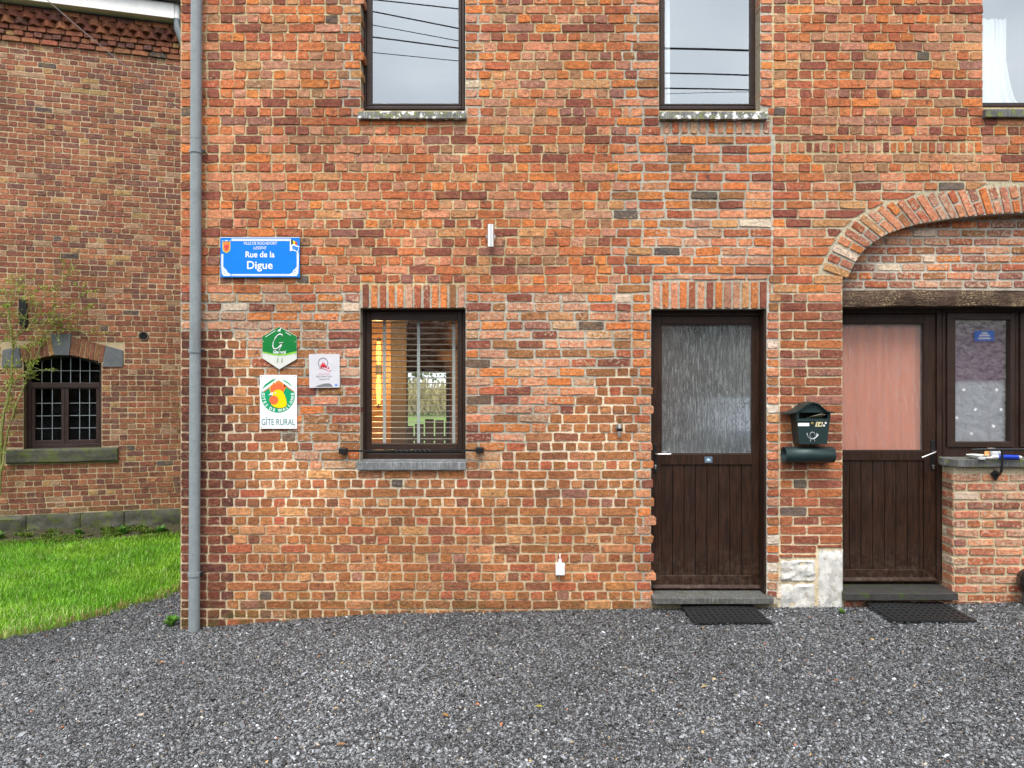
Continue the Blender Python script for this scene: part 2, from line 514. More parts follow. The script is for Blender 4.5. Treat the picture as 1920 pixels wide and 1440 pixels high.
M = {
    'brick': m_brick(), 'mortar': m_mortar(),
    'pvc': m_grain('dark_brown_woodgrain', (0.018, 0.0085, 0.0055), (0.046, 0.022, 0.014), 0.45, spec=0.32),
    'pvc_h': m_grain('dark_brown_woodgrain_across', (0.020, 0.0105, 0.0075), (0.046, 0.022, 0.014), 0.45, stretch=(3, 60, 60), spec=0.32),
    'door': m_grain('brown_door_woodgrain', (0.015, 0.0062, 0.0034), (0.050, 0.021, 0.0105), 0.46, spec=0.3, stretch=(55, 55, 3.2), bump=0.35),
    'beam': m_beam(),
    'bluestone': m_stone('bluestone', (0.10, 0.105, 0.11), (0.20, 0.205, 0.21)),
    'bluestone_w': m_stone('lichened_bluestone', (0.07, 0.07, 0.07), (0.22, 0.22, 0.21), [((0.20, 0.21, 0.06), 38, 0.52), ((0.85, 0.85, 0.83), 24, 0.55)], 0.9),
    'bluestone_g': m_stone('mossy_bluestone', (0.06, 0.06, 0.06), (0.15, 0.15, 0.145), [((0.16, 0.19, 0.03), 17, 0.54)], 0.8),
    'bluestone_d': m_stone('dark_wet_bluestone', (0.032, 0.030, 0.030), (0.062, 0.058, 0.056), [((0.05, 0.075, 0.015), 15, 0.56)], 0.8, rough=0.45, streak=False),
    'plinth': m_stone('mossy_plinth_stone', (0.036, 0.036, 0.028), (0.095, 0.092, 0.070), [((0.085, 0.10, 0.022), 9, 0.50)], 0.7, streak=False),
    'lime': m_stone('white_limestone', (0.42, 0.40, 0.36), (0.74, 0.73, 0.70), [((0.30, 0.25, 0.17), 26, 0.57), ((0.36, 0.36, 0.36), 33, 0.58)], 0.6, rough=0.9, streak=False),
    'zinc': m_stone('grey_painted_zinc', (0.20, 0.228, 0.240), (0.255, 0.285, 0.297), [((0.15, 0.155, 0.15), 3, 0.60)], 0.4, rough=0.42, streak=False),
    'white': plain('white_paint', (0.78, 0.77, 0.74), 0.45, 0, 0.08, 9),
    'whitep': plain('white_plastic', (0.8, 0.8, 0.82), 0.35, 0, 0.03, 9),
    'black': plain('black_iron', (0.012, 0.012, 0.013), 0.38, 0.2, 0.3, 60),
    'rubber': plain('black_rubber', (0.013, 0.013, 0.014), 0.55, 0, 0.3, 90),
    'steel': plain('brushed_steel', (0.62, 0.61, 0.58), 0.38, 1.0, 0.1, 60),
    'satin': plain('satin_aluminium', (0.66, 0.65, 0.63), 0.30, 0.95, 0.05, 60),
    'brass': plain('brass', (0.55, 0.38, 0.14), 0.3, 1.0, 0.2, 80),
    'mailgreen': plain('dark_green_hammered_metal', (0.016, 0.036, 0.036), 0.36, 0.25, 0.35, 160, bumpy=0.35),
    'signblue': plain('blue_enamel', (0.0, 0.185, 0.68), 0.45, 0, 0.05, 20, 0.25),
    'signwhite': plain('white_enamel', (0.82, 0.83, 0.85), 0.3, 0, 0.02, 20),
    'signgreen': plain('green_print', (0.0, 0.17, 0.03), 0.3, 0, 0.05, 20),
    'roostgreen': plain('emerald_print', (0.0, 0.31, 0.13), 0.3, 0, 0.05, 20),
    'lime_p': plain('lime_print', (0.24, 0.56, 0.04), 0.3, 0, 0.03, 20),
    'palegrey': plain('pale_grey_print', (0.62, 0.63, 0.58), 0.3, 0, 0.04, 20),
    'orange_p': plain('orange_print', (0.80, 0.14, 0.045), 0.3, 0, 0.04, 20),
    'yellow_p': plain('yellow_print', (0.85, 0.62, 0.0), 0.3, 0, 0.04, 20),
    'red_p': plain('red_print', (0.62, 0.035, 0.05), 0.3, 0, 0.04, 20),
    'pink_p': plain('pale_pink_print', (0.70, 0.33, 0.36), 0.3, 0, 0.04, 20),
    'teal_p': plain('dark_teal_print', (0.02, 0.17, 0.17), 0.3, 0, 0.15, 20),
    'grey_p': plain('grey_print', (0.17, 0.17, 0.18), 0.3, 0, 0.04, 20),
    'lilac_p': plain('frosted_acrylic', (0.60, 0.59, 0.63), 0.25, 0, 0.08, 14),
    'black_p': plain('black_print', (0.01, 0.01, 0.01), 0.3),
    'lead': plain('lead_came', (0.34, 0.37, 0.42), 0.35, 0.3, 0.2, 30),
    'maroon': m_grain('maroon_wood', (0.020, 0.009, 0.008), (0.050, 0.022, 0.018), 0.4),
    'darkroom': plain('dark_plaster', (0.06, 0.05, 0.045), 0.9),
    'roomwall': m_grain('honey_wood', (0.16, 0.085, 0.030), (0.30, 0.17, 0.065), 0.5, stretch=(3, 20, 30)),
    'roomdark': plain('brown_plaster', (0.36, 0.22, 0.10), 0.8),
    'roomwhite': plain('pale_plaster', (0.62, 0.63, 0.65), 0.9),
    'slat': plain('blind_slat', (0.58, 0.52, 0.42), 0.4),
    'tape': plain('ladder_tape', (0.60, 0.60, 0.56), 0.8),
    'glass': m_glass('window_glass', 4.0, h=wet_h),
    'glass_up': m_glass('upper_window_glass', 7.8, ref=(0.90, 0.96, 1.0)),
    'glass_dark': m_glass('leaded_glass', 0.4),
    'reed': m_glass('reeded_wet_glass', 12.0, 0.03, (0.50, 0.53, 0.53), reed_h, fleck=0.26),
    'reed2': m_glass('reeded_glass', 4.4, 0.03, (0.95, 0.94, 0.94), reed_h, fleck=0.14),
    'glass_r': m_glass('casement_glass', 9.0),
    'tree_bark': plain('bark', (0.06, 0.045, 0.033), 0.9, 0, 0.3, 20),
    'leaf': m_leafy('leaf'),
    'grass': m_leafy('grass_blade', trans=0.35),
    'pebble': m_pebble(),
    'gravel_bed': m_ground('gravel_bed', (0.03, 0.031, 0.034), (0.07, 0.07, 0.075), (0.16, 0.16, 0.165), 40),
    'soil': m_ground('mossy_soil', (0.020, 0.015, 0.008), (0.040, 0.031, 0.013), (0.065, 0.085, 0.012), 6),
    'turf': m_ground('turf', (0.05, 0.10, 0.012), (0.08, 0.16, 0.02), (0.10, 0.14, 0.03), 8),
    'meadow': m_ground('meadow', (0.12, 0.20, 0.035), (0.15, 0.23, 0.045), (0.18, 0.22, 0.06), 1.2),
    'asphalt': m_ground('asphalt', (0.020, 0.020, 0.021), (0.030, 0.030, 0.031), (0.045, 0.045, 0.045), 20),
    'hill': m_wood_mix('wooded_hill', [(0.045, 0.032, 0.020), (0.075, 0.05, 0.03), (0.035, 0.045, 0.02)], 0.35),
}

def text(s, box, Y, parent, m, name='lettering', bold=0.0, shear=0.0, depth=0.0012, label=None):
    """Lettering fitted into a pixel box (x0, x1, y0, y1) of the plane Y."""
    c = bpy.data.curves.new('txt', 'FONT')
    c.body = s
    c.size = 1.0
    c.offset = bold
    c.shear = shear
    c.resolution_u = 3
    o = bpy.data.objects.new('txt', c)
    COL.objects.link(o)
    dg = bpy.context.evaluated_depsgraph_get()
    me = bpy.data.meshes.new_from_object(o.evaluated_get(dg))
    bpy.data.objects.remove(o)
    bpy.data.curves.remove(c)
    n = len(me.vertices)
    co = np.empty(n * 3, np.float32)
    me.vertices.foreach_get('co', co)
    co = co.reshape(-1, 3)
    lo, hi = co.min(0), co.max(0)
    x0, x1, z1, z0 = PX(box[0], Y), PX(box[1], Y), PZ(box[2], Y), PZ(box[3], Y)
    u = (co[:, 0] - lo[0]) / (hi[0] - lo[0])
    v = (co[:, 1] - lo[1]) / (hi[1] - lo[1])
    out = np.stack([x0 + u * (x1 - x0), np.full(n, Y - depth), z0 + v * (z1 - z0)], 1)
    me.vertices.foreach_set('co', out.astype(np.float32).ravel())
    me.materials.clear()
    me.materials.append(m)
    me.update()
    me.name = name
    t = bpy.data.objects.new(name, me)
    link(t, parent)
    if label: t['label'] = label
    return t

def ppoly(pts, Y):
    return [(PX(x, Y), PZ(y, Y)) for x, y in pts]

def plate(name, pts, Y, parent, m, th=0.0012, **kw):
    return MB().prism(ppoly(pts, Y), Y - th, Y, ).build(name, m, parent, **kw)

def rectpts(x0, x1, y0, y1):
    return [(x0, y1), (x1, y1), (x1, y0), (x0, y0)]

def circ(cx, cy, r, n=24, a0=0.0, a1=360.0, ry=None):
    ry = ry or r
    k = n if a1 - a0 >= 359 else n + 1
    return [(cx + r * math.cos(math.radians(a0 + (a1 - a0) * i / n)), cy - ry * math.sin(math.radians(a0 + (a1 - a0) * i / n))) for i in range(k)]

# ------------------------------------------------------------------ ground
GXP = [PX(v) for v in (-200, 200, 338, 430, 560, 700, 960, 1220, 1580, 1920, 2500)]
GZP = [-0.19, -0.165, -0.125, -0.095, -0.045, -0.008, 0.014, 0.036, 0.048, 0.088, 0.12]

def gz(X, Y):
    X, Y = np.asarray(X, float), np.asarray(Y, float)
    z = np.interp(X, GXP, GZP)
    z = z - 0.028 * np.clip(Y - D, 0, 6)
    near = np.clip((D - Y) / 2.0, 0, 1)
    z = z * (1 - 0.55 * near)
    far = np.clip((1.5 - Y) / 3.0, 0, 1)
    z = z + 0.012 * (fbm(X * 1.7, Y * 1.7, 4) - 0.5)
    return z * (1 - far)

EDGE_Y = [3.0, 5.0, 5.36, 5.71, 6.1, 6.5, 7.6, 9.5]
EDGE_X = [-6.2, -3.92, -3.60, -3.30, -3.18, -3.10, -2.55, -2.2]

def edge_x(Y):
    Y = np.asarray(Y, float)
    return np.interp(Y, EDGE_Y, EDGE_X) + 0.16 * (fbm(Y * 5, Y * 0 + 2.0, 8) - 0.5) + 0.10 * (fbm(Y * 19, Y * 0 + 5.0, 9) - 0.5)

def sheet(name, x0, x1, y0, y1, nx, ny, m, dz=0.0, keep=None):
    xs, ys = np.linspace(x0, x1, nx), np.linspace(y0, y1, ny)
    X, Y = np.meshgrid(xs, ys)
    V = np.stack([X.ravel(), Y.ravel(), (gz(X, Y) + dz).ravel()], 1)
    i = np.arange(nx * ny).reshape(ny, nx)
    Q = np.stack([i[:-1, :-1].ravel(), i[:-1, 1:].ravel(), i[1:, 1:].ravel(), i[1:, :-1].ravel()], 1)
    if keep is not None:
        c = V[Q].mean(1)
        Q = Q[keep(c[:, 0], c[:, 1])]
    o = np_mesh(name, V, Q, None, m, smooth=True)
    return tag(o, kind='structure')

g = MB().add([(-400, -400, -0.34), (400, -400, -0.34), (400, 400, -0.34), (-400, 400, -0.34)], [(0, 1, 2, 3)]).build('ground', M['asphalt'])
tag(g, kind='structure')
sheet('gravel_yard', -7.5, 7.5, -2.5, 5.26, 220, 120, M['gravel_bed'])
sheet('gravel_alley', -4.2, -2.40, 5.2, 8.2, 50, 80, M['gravel_bed'], -0.001, lambda x, y: x > np.interp(y, EDGE_Y, EDGE_X) - 0.15)
sheet('lawn', -9.5, -2.3, 3.2, 10.2, 160, 150, M['turf'], 0.006, lambda x, y: x < edge_x(y))
bl = MB().add([(-60, 9.75, -0.3), (60, 9.75, -0.3), (60, 140, 0.6), (-60, 140, 0.6)], [(0, 1, 2, 3)]).build('back_lawn', M['meadow'])
tag(bl, kind='structure')

# hills behind the viewer, seen only in the panes
def hill(name, x0, x1, y, h, seed, m, depth=30):
    nx, ny = 90, 14
    xs = np.linspace(x0, x1, nx)
    V, k = [], []
    for j in range(ny):
        t = j / (ny - 1)
        for i, x in enumerate(xs):
            hh = h * (0.75 + 0.5 * float(fbm(np.array(x * 0.03), np.array(seed * 1.0), seed)))
            z = hh * math.sin(t * math.pi / 2) + 2.2 * (float(fbm(np.array(x * 0.35), np.array(j * 1.3), seed + 2)) - 0.5) * (t > 0.05)
            V.append((x, y - depth * t, -0.4 + max(z, 0) if j else -0.4))
    i = np.arange(nx * ny).reshape(ny, nx)
    Q = np.stack([i[:-1, :-1].ravel(), i[1:, :-1].ravel(), i[1:, 1:].ravel(), i[:-1, 1:].ravel()], 1)
    return tag(np_mesh(name, V, Q, None, m), kind='structure')
hill('hill', -130, 150, -55, 15, 3, M['hill'])

# ------------------------------------------------------------------ bricks
def brick_geo(w, h, d, rag=0.0022, slant_r=0.0, slant_l=0.0, inset=0.0032):
    """An uneven brick: centre at x = z = 0, face at y = 0, back at y = d."""
    R = random.uniform
    c = min(0.007, h * 0.14, w * 0.1)
    xs = [-w / 2 + c, 0.0, w / 2 - c] if w > 0.13 else [-w / 2 + c, w / 2 - c]
    pts = [(x, -h / 2) for x in xs] + [(w / 2, -h / 2 + c), (w / 2, h / 2 - c)]
    pts += [(x, h / 2) for x in reversed(xs)] + [(-w / 2, h / 2 - c), (-w / 2, -h / 2 + c)]
    tw = R(-0.0022, 0.0022)
    a = []
    for x, z in pts:
        sl = (slant_r * z if x > 0 else slant_l * z)
        a.append((x + R(-rag, rag) + sl, z + R(-rag, rag) + tw * x / max(w, 0.05) * 2))
    n = len(a)
    vs = [(x, d, z) for x, z in a]
    vs += [(x, R(0.008, 0.012), z) for x, z in a]
    for x, z in a:
        k = inset * R(0.5, 1.5)
        sx = 1 - k * 2 / w
        sz = 1 - k * 2 / h
        vs.append((x * sx, R(-0.0016, 0.0016), z * sz))
    fs = []
    for r in range(2):
        for i in range(n):
            j = (i + 1) % n
            fs.append((r * n + i, r * n + j, (r + 1) * n + j, (r + 1) * n + i))
    fs.append(tuple(2 * n + i for i in range(n)))
    return vs, fs

def pick(pal):
    r = random.random() * sum(p[0] for p in pal)
    for p in pal:
        r -= p[0]
        if r <= 0: break
    sat = 1.0 if pal is PAL['Q'] else (0.9 if pal is PAL['H'] else 1.07)
    gk = 1.0 if pal is PAL['Q'] else 1.06
    v = random.uniform(0.86, 1.16) * (1.0 if pal is PAL['Q'] or pal is PAL['H'] else 1.27)
    p = (p[0], (p[1][0], p[1][1] * gk, p[1][2] * gk), p[2])
    lum = .3 * p[1][0] + .6 * p[1][1] + .1 * p[1][2]
    return tuple(min(0.85, max(.012, lum + (q - lum) * sat) * v * random.uniform(0.95, 1.05)) for q in p[1]) + (max(0, p[2] + random.uniform(-0.15, 0.15)),)

ORANGE, CORAL, RED, DRED = (0.49, 0.155, 0.055), (0.48, 0.19, 0.105), (0.33, 0.095, 0.05), (0.20, 0.062, 0.042)
PINKB, TAN, BROWN, PURP = (0.40, 0.18, 0.115), (0.44, 0.205, 0.095), (0.28, 0.115, 0.052), (0.25, 0.105, 0.078)
CHAR, PALE = (0.105, 0.078, 0.066), (0.62, 0.47, 0.36)
PAL = {
    'U': [(3.0, (0.40, 0.125, 0.055), .1), (2.2, RED, .05), (2.0, CORAL, .15), (1.1, DRED, 0), (1.3, PINKB, .15), (0.9, ORANGE, .05), (1.0, (0.31, 0.15, 0.085), .1), (0.5, TAN, .2), (0.5, PURP, .1), (0.05, CHAR, 0)],
    'P': [(2.5, ORANGE, .15), (3, CORAL, .25), (1.5, RED, .1), (1, TAN, .3), (1, PINKB, .3), (1, BROWN, .1), (0.6, DRED, .05), (0.1, CHAR, .1), (0.15, PALE, .5)],
    'R': [(2, ORANGE, .3), (2, CORAL, .45), (2, BROWN, .25), (1.3, RED, .25), (1.2, TAN, .5), (1.4, PINKB, .5), (1, DRED, .2), (0.5, PURP, .3), (0.25, PALE, .6), (0.3, (0.13, 0.085, 0.06), .1)],
    'L': [(3, (0.32, 0.122, 0.050), .05), (3, (0.27, 0.100, 0.045), .0), (1.6, (0.37, 0.155, 0.075), .1), (0.7, RED, 0), (1, (0.21, 0.078, 0.045), 0), (0.25, TAN, .1), (0.2, PURP, .1), (0.06, CHAR, 0)],
    'Q': [(3, (0.165, 0.047, 0.030), 0), (2, (0.20, 0.062, 0.037), 0), (1, (0.125, 0.042, 0.033), 0)],
    'K': [(3, (0.27, 0.085, 0.045), 0), (2, (0.20, 0.062, 0.04), .05), (1.2, (0.36, 0.12, 0.05), .1), (0.5, PURP, .1), (0.3, CHAR, 0)],
    'W': [(3, CORAL, .2), (2.5, (0.42, 0.14, 0.06), .15), (1.5, RED, .15), (1.3, DRED, .1), (1, PINKB, .25), (0.8, ORANGE, .1), (0.7, TAN, .3), (0.25, CHAR, 0)],
    'T': [(2, PINKB, .5), (2, CORAL, .5), (.5, PALE, .6), (1, RED, .4), (1.0, PURP, .4), (1, ORANGE, .4), (0.7, BROWN, .3)],
    'B': [(2.4, (0.38, 0.135, 0.085), .35), (2, CORAL, .4), (.35, PALE, .6), (1.3, RED, .3), (1, PINKB, .5), (0.6, PURP, .35), (0.4, DRED, .2)],
    'H': [(3, (0.29, 0.090, 0.042), .0), (2.4, (0.21, 0.062, 0.038), 0), (1.5, (0.175, 0.066, 0.050), 0), (1.4, (0.36, 0.125, 0.055), .0), (0.45, (0.40, 0.215, 0.075), .0), (1.0, (0.32, 0.09, 0.045), 0), (0.5, (0.36, 0.19, 0.11), .1), (0.08, (0.10, 0.075, 0.065), 0)],
}
MORT = {'U': (0.60, 0.48, 0.28), 'P': (0.50, 0.46, 0.37), 'R': (0.48, 0.445, 0.36), 'L': (0.82, 0.69, 0.50), 'Q': (0.64, 0.50, 0.33),
        'K': (0.70, 0.57, 0.38), 'W': (0.60, 0.52, 0.36), 'T': (0.54, 0.50, 0.42), 'B': (0.62, 0.53, 0.35), 'H': (0.53, 0.41, 0.26)}
GAP = {'U': 2.1, 'P': 3.3, 'R': 3.4, 'L': 3.0, 'Q': 2.7, 'K': 2.8, 'W': 3.0, 'T': 3.2, 'B': 3.6, 'H': 2.0}
COURSE = 17.45

# arch over the right-hand opening, in facade pixels; mirrored past the frame
ARCH_M = 1968.0
_in = [(1589, 523), (1604, 492), (1624, 465), (1645, 450), (1666, 438), (1697, 427), (1728, 419), (1791, 409), (1862, 402), (1920, 399), (1968, 398)]
_out = [(1540, 507), (1560, 466), (1582, 434), (1604, 412), (1628, 396), (1655, 384), (1682, 375), (1749, 360), (1841, 351), (1916, 347), (1968, 346)]
ARCH_IN = _in + [(2 * ARCH_M - x, y) for x, y in reversed(_in[:-1])]
ARCH_OUT = _out + [(2 * ARCH_M - x, y) for x, y in reversed(_out[:-1])]
OPEN_R = 2 * ARCH_M - 1581
LEFT_X, RIGHT_X, TOP_Y, BOT_Y = 338.0, 2460.0, -330.0, 1210.0

# openings and other exclusions in the brickwork: x0, x1, y0, y1
OPENINGS = [(677, 871, -95, 206), (1237, 1425, -95, 206), (1844, 2034, -95, 200),      # upper windows
            (676, 872, 578, 866), (1222, 1437, 580, 1126), (1581, OPEN_R, 523, 1126)]
EXCL = OPENINGS + [(671, 874, 205, 223), (1237, 1439, 205, 224), (1846, 2036, 199, 221),   # sills
                   (669, 873, 864, 882),
                   (676, 873, 531, 579), (1221, 1441, 526, 581),                      # soldier courses
                   (1240, 1446, 224, 252), (1453, 1842, 264, 287),
                   (1460, 1581, 1046, 1150), (1532, 1582, 1028, 1150),                    # limestone blocks
                   (1224, 1454, 1120, 1134)]

def arch_x(y, curve):
    """left crossing of the arch curve at height y (None above its crown)"""
    pts = [p for p in curve if p[0] <= ARCH_M]
    ys = [p[1] for p in pts][::-1]
    if y < ys[0]: return None
    return float(np.interp(y, ys, [p[0] for p in pts][::-1]))

def segs(y, k):
    t = k % 2 + .22 * math.sin(k * 7.3)     # uneven toothing between the repairs
    out = []
    if y > 622:
        q = 438 if k % 2 else 424
        out.append((LEFT_X, q, 'Q'))
        x = q
    else:
        x = LEFT_X
    if y < 545:
        cuts = []
        if y < 226:
            cuts += [(642 + 14 * t, 677, 'P'), (871, 905 + 18 * t, 'P'), (1186 - 16 * t, 1237, 'P'), (1425, 1450, 'P')]
            if y > 150: cuts[2] = (1150 + 26 * t, 1237, 'P')
        else:
            cuts += [(1150 + 27 * t, 1448, 'P')]
        for a, b, s in cuts:
            out.append((x, a, 'U'))
            out.append((a, b, s))
            x = b
        if y < 332:
            out.append((x, RIGHT_X, 'U'))
        else:
            out.append((x, RIGHT_X, 'W'))
    else:
        if y > 880:
            out.append((x, 1192 + 12 * t, 'L'))
            x = 1192 + 12 * t
        else:
            if y > 632:
                xl = 452 + (y - 632) * 0.42 + 22 * t
                out.append((x, xl, 'L'))
                x = xl
            xr = 1185 if y < 690 else 1150 - (y - 690) * 1.25 + 20 * t
            if y > 845 and xr < 960: xr = 940
            out.append((x, xr, 'R'))
            x = xr
            if y >= 690:
                out.append((x, 1188 + 12 * t, 'L'))
                x = 1188 + 12 * t
        out.append((x, 1462, 'P'))
        out.append((1462, 1582, 'K' if y > 575 else 'W'))
        out.append((1582, RIGHT_X, 'B'))
    return [s for s in out if s[1] - s[0] > 1]

BOND = {'U': 'E', 'L': 'E', 'Q': 'E', 'H': 'E'}

def fill_row(x0, x1, style, k, sl, hl):
    """brick intervals of one course between two edges"""
    gap = GAP[style]
    if style == 'Q':
        xs = [x0, x0 + 36 + random.uniform(-1, 1), x1] if k % 2 == 0 else [x0, x0 + 50, x0 + 75 + random.uniform(-1, 1), x1]
        if x1 - x0 < 80 and k % 2 == 0 or x1 - x0 > 90:
            return [(a + gap / 2, b - gap / 2) for a, b in zip(xs[:-1], xs[1:])]
    if BOND.get(style) == 'E':
        header = bool(k % 2)
        p = hl if header else sl
        start = x0 if header else x0 + (hl * ((k // 2) % 2))
    else:
        p = sl
        start = x0 + (sl * 0.5 if k % 2 else 0)
    xs = [x0]
    x = start
    if x > x0 + 2: xs.append(x)
    while True:
        pp = p * random.uniform(0.955, 1.045)
        if style in 'RPWBTK' and random.random() < 0.10: pp *= 0.55
        x += pp
        if x > x1 - p * 0.45: break
        xs.append(x)
    xs.append(x1)
    return [(a + (gap / 2 if i or True else 0), b - gap / 2) for i, (a, b) in enumerate(zip(xs[:-1], xs[1:])) if b - a - gap > 3.5]

def free_spans(x0, x1, ya, yb, excl):
    """split a course into (x0, x1, ya, yb) pieces clear of the exclusions"""
    es = [e for e in excl if e[0] < x1 and e[1] > x0 and e[2] < yb and e[3] > ya]
    cuts = sorted({x0, x1, *[min(max(v, x0), x1) for e in es for v in e[:2]]})
    res = []
    for a, b in zip(cuts[:-1], cuts[1:]):
        if b - a < 2: continue
        m = (a + b) / 2
        lo, hi = ya, yb
        for e in es:
            if e[0] < m < e[1]:
                if e[2] <= lo and e[3] >= hi: lo = hi
                elif e[3] < hi and (e[3] - lo) <= (hi - e[2]): lo = max(lo, e[3])
                else: hi = min(hi, e[2])
        if hi - lo > 6.0:
            if res and abs(res[-1][1] - a) < 0.01 and res[-1][2:] == (lo, hi): res[-1] = (res[-1][0], b, lo, hi)
            else: res.append((a, b, lo, hi))
    return res

class Bricks:
    def __init__(self): self.items = []
    def put(self, cx, y, cz, w, h, d, col, ang=0.0, view=1.0, **kw):
        vs, fs = brick_geo(w, h, d, **kw)
        ca, sa = math.cos(ang), math.sin(ang)
        vs = [(cx + x * ca - z * sa, y + yy, cz + x * sa + z * ca) for x, yy, z in vs]
        self.items.append((w * h * view, vs, fs, col))
    def raw(self, vs, fs, col, size):
        self.items.append((size, vs, fs, col))
    def build(self, name, parent, limit=300, local=False):
        it = sorted(self.items, key=lambda q: -q[0])
        for s, vs, fs, col in it[:limit]:
            MB().add(vs, fs, col).build(name, M['brick'], parent, local=local)
        if len(it) > limit:
            mb = MB()
            for s, vs, fs, col in it[limit:]: mb.add(vs, fs, col)
            o = mb.build(name, M['brick'], parent, local=local)
            o['kind'] = 'stuff'

def grid_lines(breaks, step_of):
    out = [np.array([breaks[0]])]
    for a, b in zip(breaks[:-1], breaks[1:]):
        n = max(1, int(math.ceil((b - a) / step_of(a, b))))
        out.append(np.linspace(a, b, n + 1)[1:])
    return np.concatenate(out)

def mortar_sheet(name, xs, zs, keep, yoff, colfn, parent, local=False, rough=0.0032, seed=1.0):
    X, Z = np.meshgrid(xs, zs)
    Y = yoff + rough * 2 * (fbm(X * 55, Z * 75, seed, 2) - 0.5) + 0.003 * (fbm(X * 3, Z * 3, seed + 5, 2) - 0.5)
    V = np.stack([X.ravel(), Y.ravel(), Z.ravel()], 1)
    nx, nz = len(xs), len(zs)
    i = np.arange(nx * nz).reshape(nz, nx)
    Q = np.stack([i[:-1, :-1].ravel(), i[:-1, 1:].ravel(), i[1:, 1:].ravel(), i[1:, :-1].ravel()], 1)
    xc = (xs[:-1] + xs[1:]) / 2
    zc = (zs[:-1] + zs[1:]) / 2
    XC, ZC = np.meshgrid(xc, zc)
    Q = Q[keep(XC.ravel(), ZC.ravel())]
    C = colfn(X, Z).reshape(-1, 3)
    C = np.concatenate([C, np.ones((len(C), 1))], 1)
    used = np.unique(Q)
    re = np.full(len(V), -1)
    re[used] = np.arange(len(used))
    return np_mesh(name, V[used], re[Q], C[used], M['mortar'], parent, smooth=True, local=local)

# ------------------------------------------------------------------ main house
house = thing('brick_house', 'orange-red brick house with brown doors and windows behind the gravel yard', 'house', (PX(960), D, 0))
U = D / F   # metres per facade pixel

def mort_cols(X, Z):
    ys = 720 - (Z[:, 0] - EYE) / U
    xp = X[0] / U + 960
    C = np.zeros(X.shape + (3,))
    for r, y in enumerate(ys):
        k = int(round((889.8 - y) / COURSE))
        row = np.zeros((len(xp), 3))
        for a, b, s in segs(y, k):
            mc = np.array(MORT[s])
            if s == 'L' and y > 930: mc = mc * (1 - min(1, (y - 930) / 60)) + np.array((0.60, 0.46, 0.29)) * min(1, (y - 930) / 60)
            row[(xp >= a - 3) & (xp <= b + 3)] = mc
        # pale raking joint beside the door patch
        row[(np.abs(xp - 1449) < 4) & (225 < y < 720)] = (0.56, 0.53, 0.45)
        row[(np.abs(xp - 1438) < 4) & (540 < y < 1130)] = (0.62, 0.60, 0.54)
        C[r] = row
    blot = 0.82 + 0.36 * fbm(X * 2.2, Z * 2.2, 21, 3)
    return C * blot[..., None]

def in_open(x, z, rects):
    xp, y = x / U + 960, 720 - (z - EYE) / U
    m = np.zeros(x.shape, bool)
    for a, b, c, d in rects:
        m |= (xp > a - 1) & (xp < b + 1) & (y > c - 1) & (y < d + 1)
    mid_y = np.interp(xp, [(p[0] + q[0]) / 2 for p, q in zip(ARCH_IN, ARCH_OUT)], [(p[1] + q[1]) / 2 for p, q in zip(ARCH_IN, ARCH_OUT)], left=9999, right=9999)
    m |= (y > mid_y) & (y < 1126) & (xp > 1565) & (xp < OPEN_R + 16) & (y < 524)
    return m

brx = sorted({LEFT_X, RIGHT_X, 1960.0, *[v for o in OPENINGS for v in (o[0] - 1, o[1] + 1)]})
bry = sorted({BOT_Y, TOP_Y, -12.0, *[v for o in OPENINGS for v in (o[2] - 1, o[3] + 1)]}, reverse=True)
xs = grid_lines([PX(v) for v in brx], lambda a, b: 0.014 if a < PX(1955) else 0.05)
zs = grid_lines([PZ(v) for v in bry], lambda a, b: 0.014 if a < PZ(-10) else 0.05)
wall = mortar_sheet('wall', xs, zs, lambda x, z: ~in_open(x, z, OPENINGS), D + 0.0065, mort_cols, house)

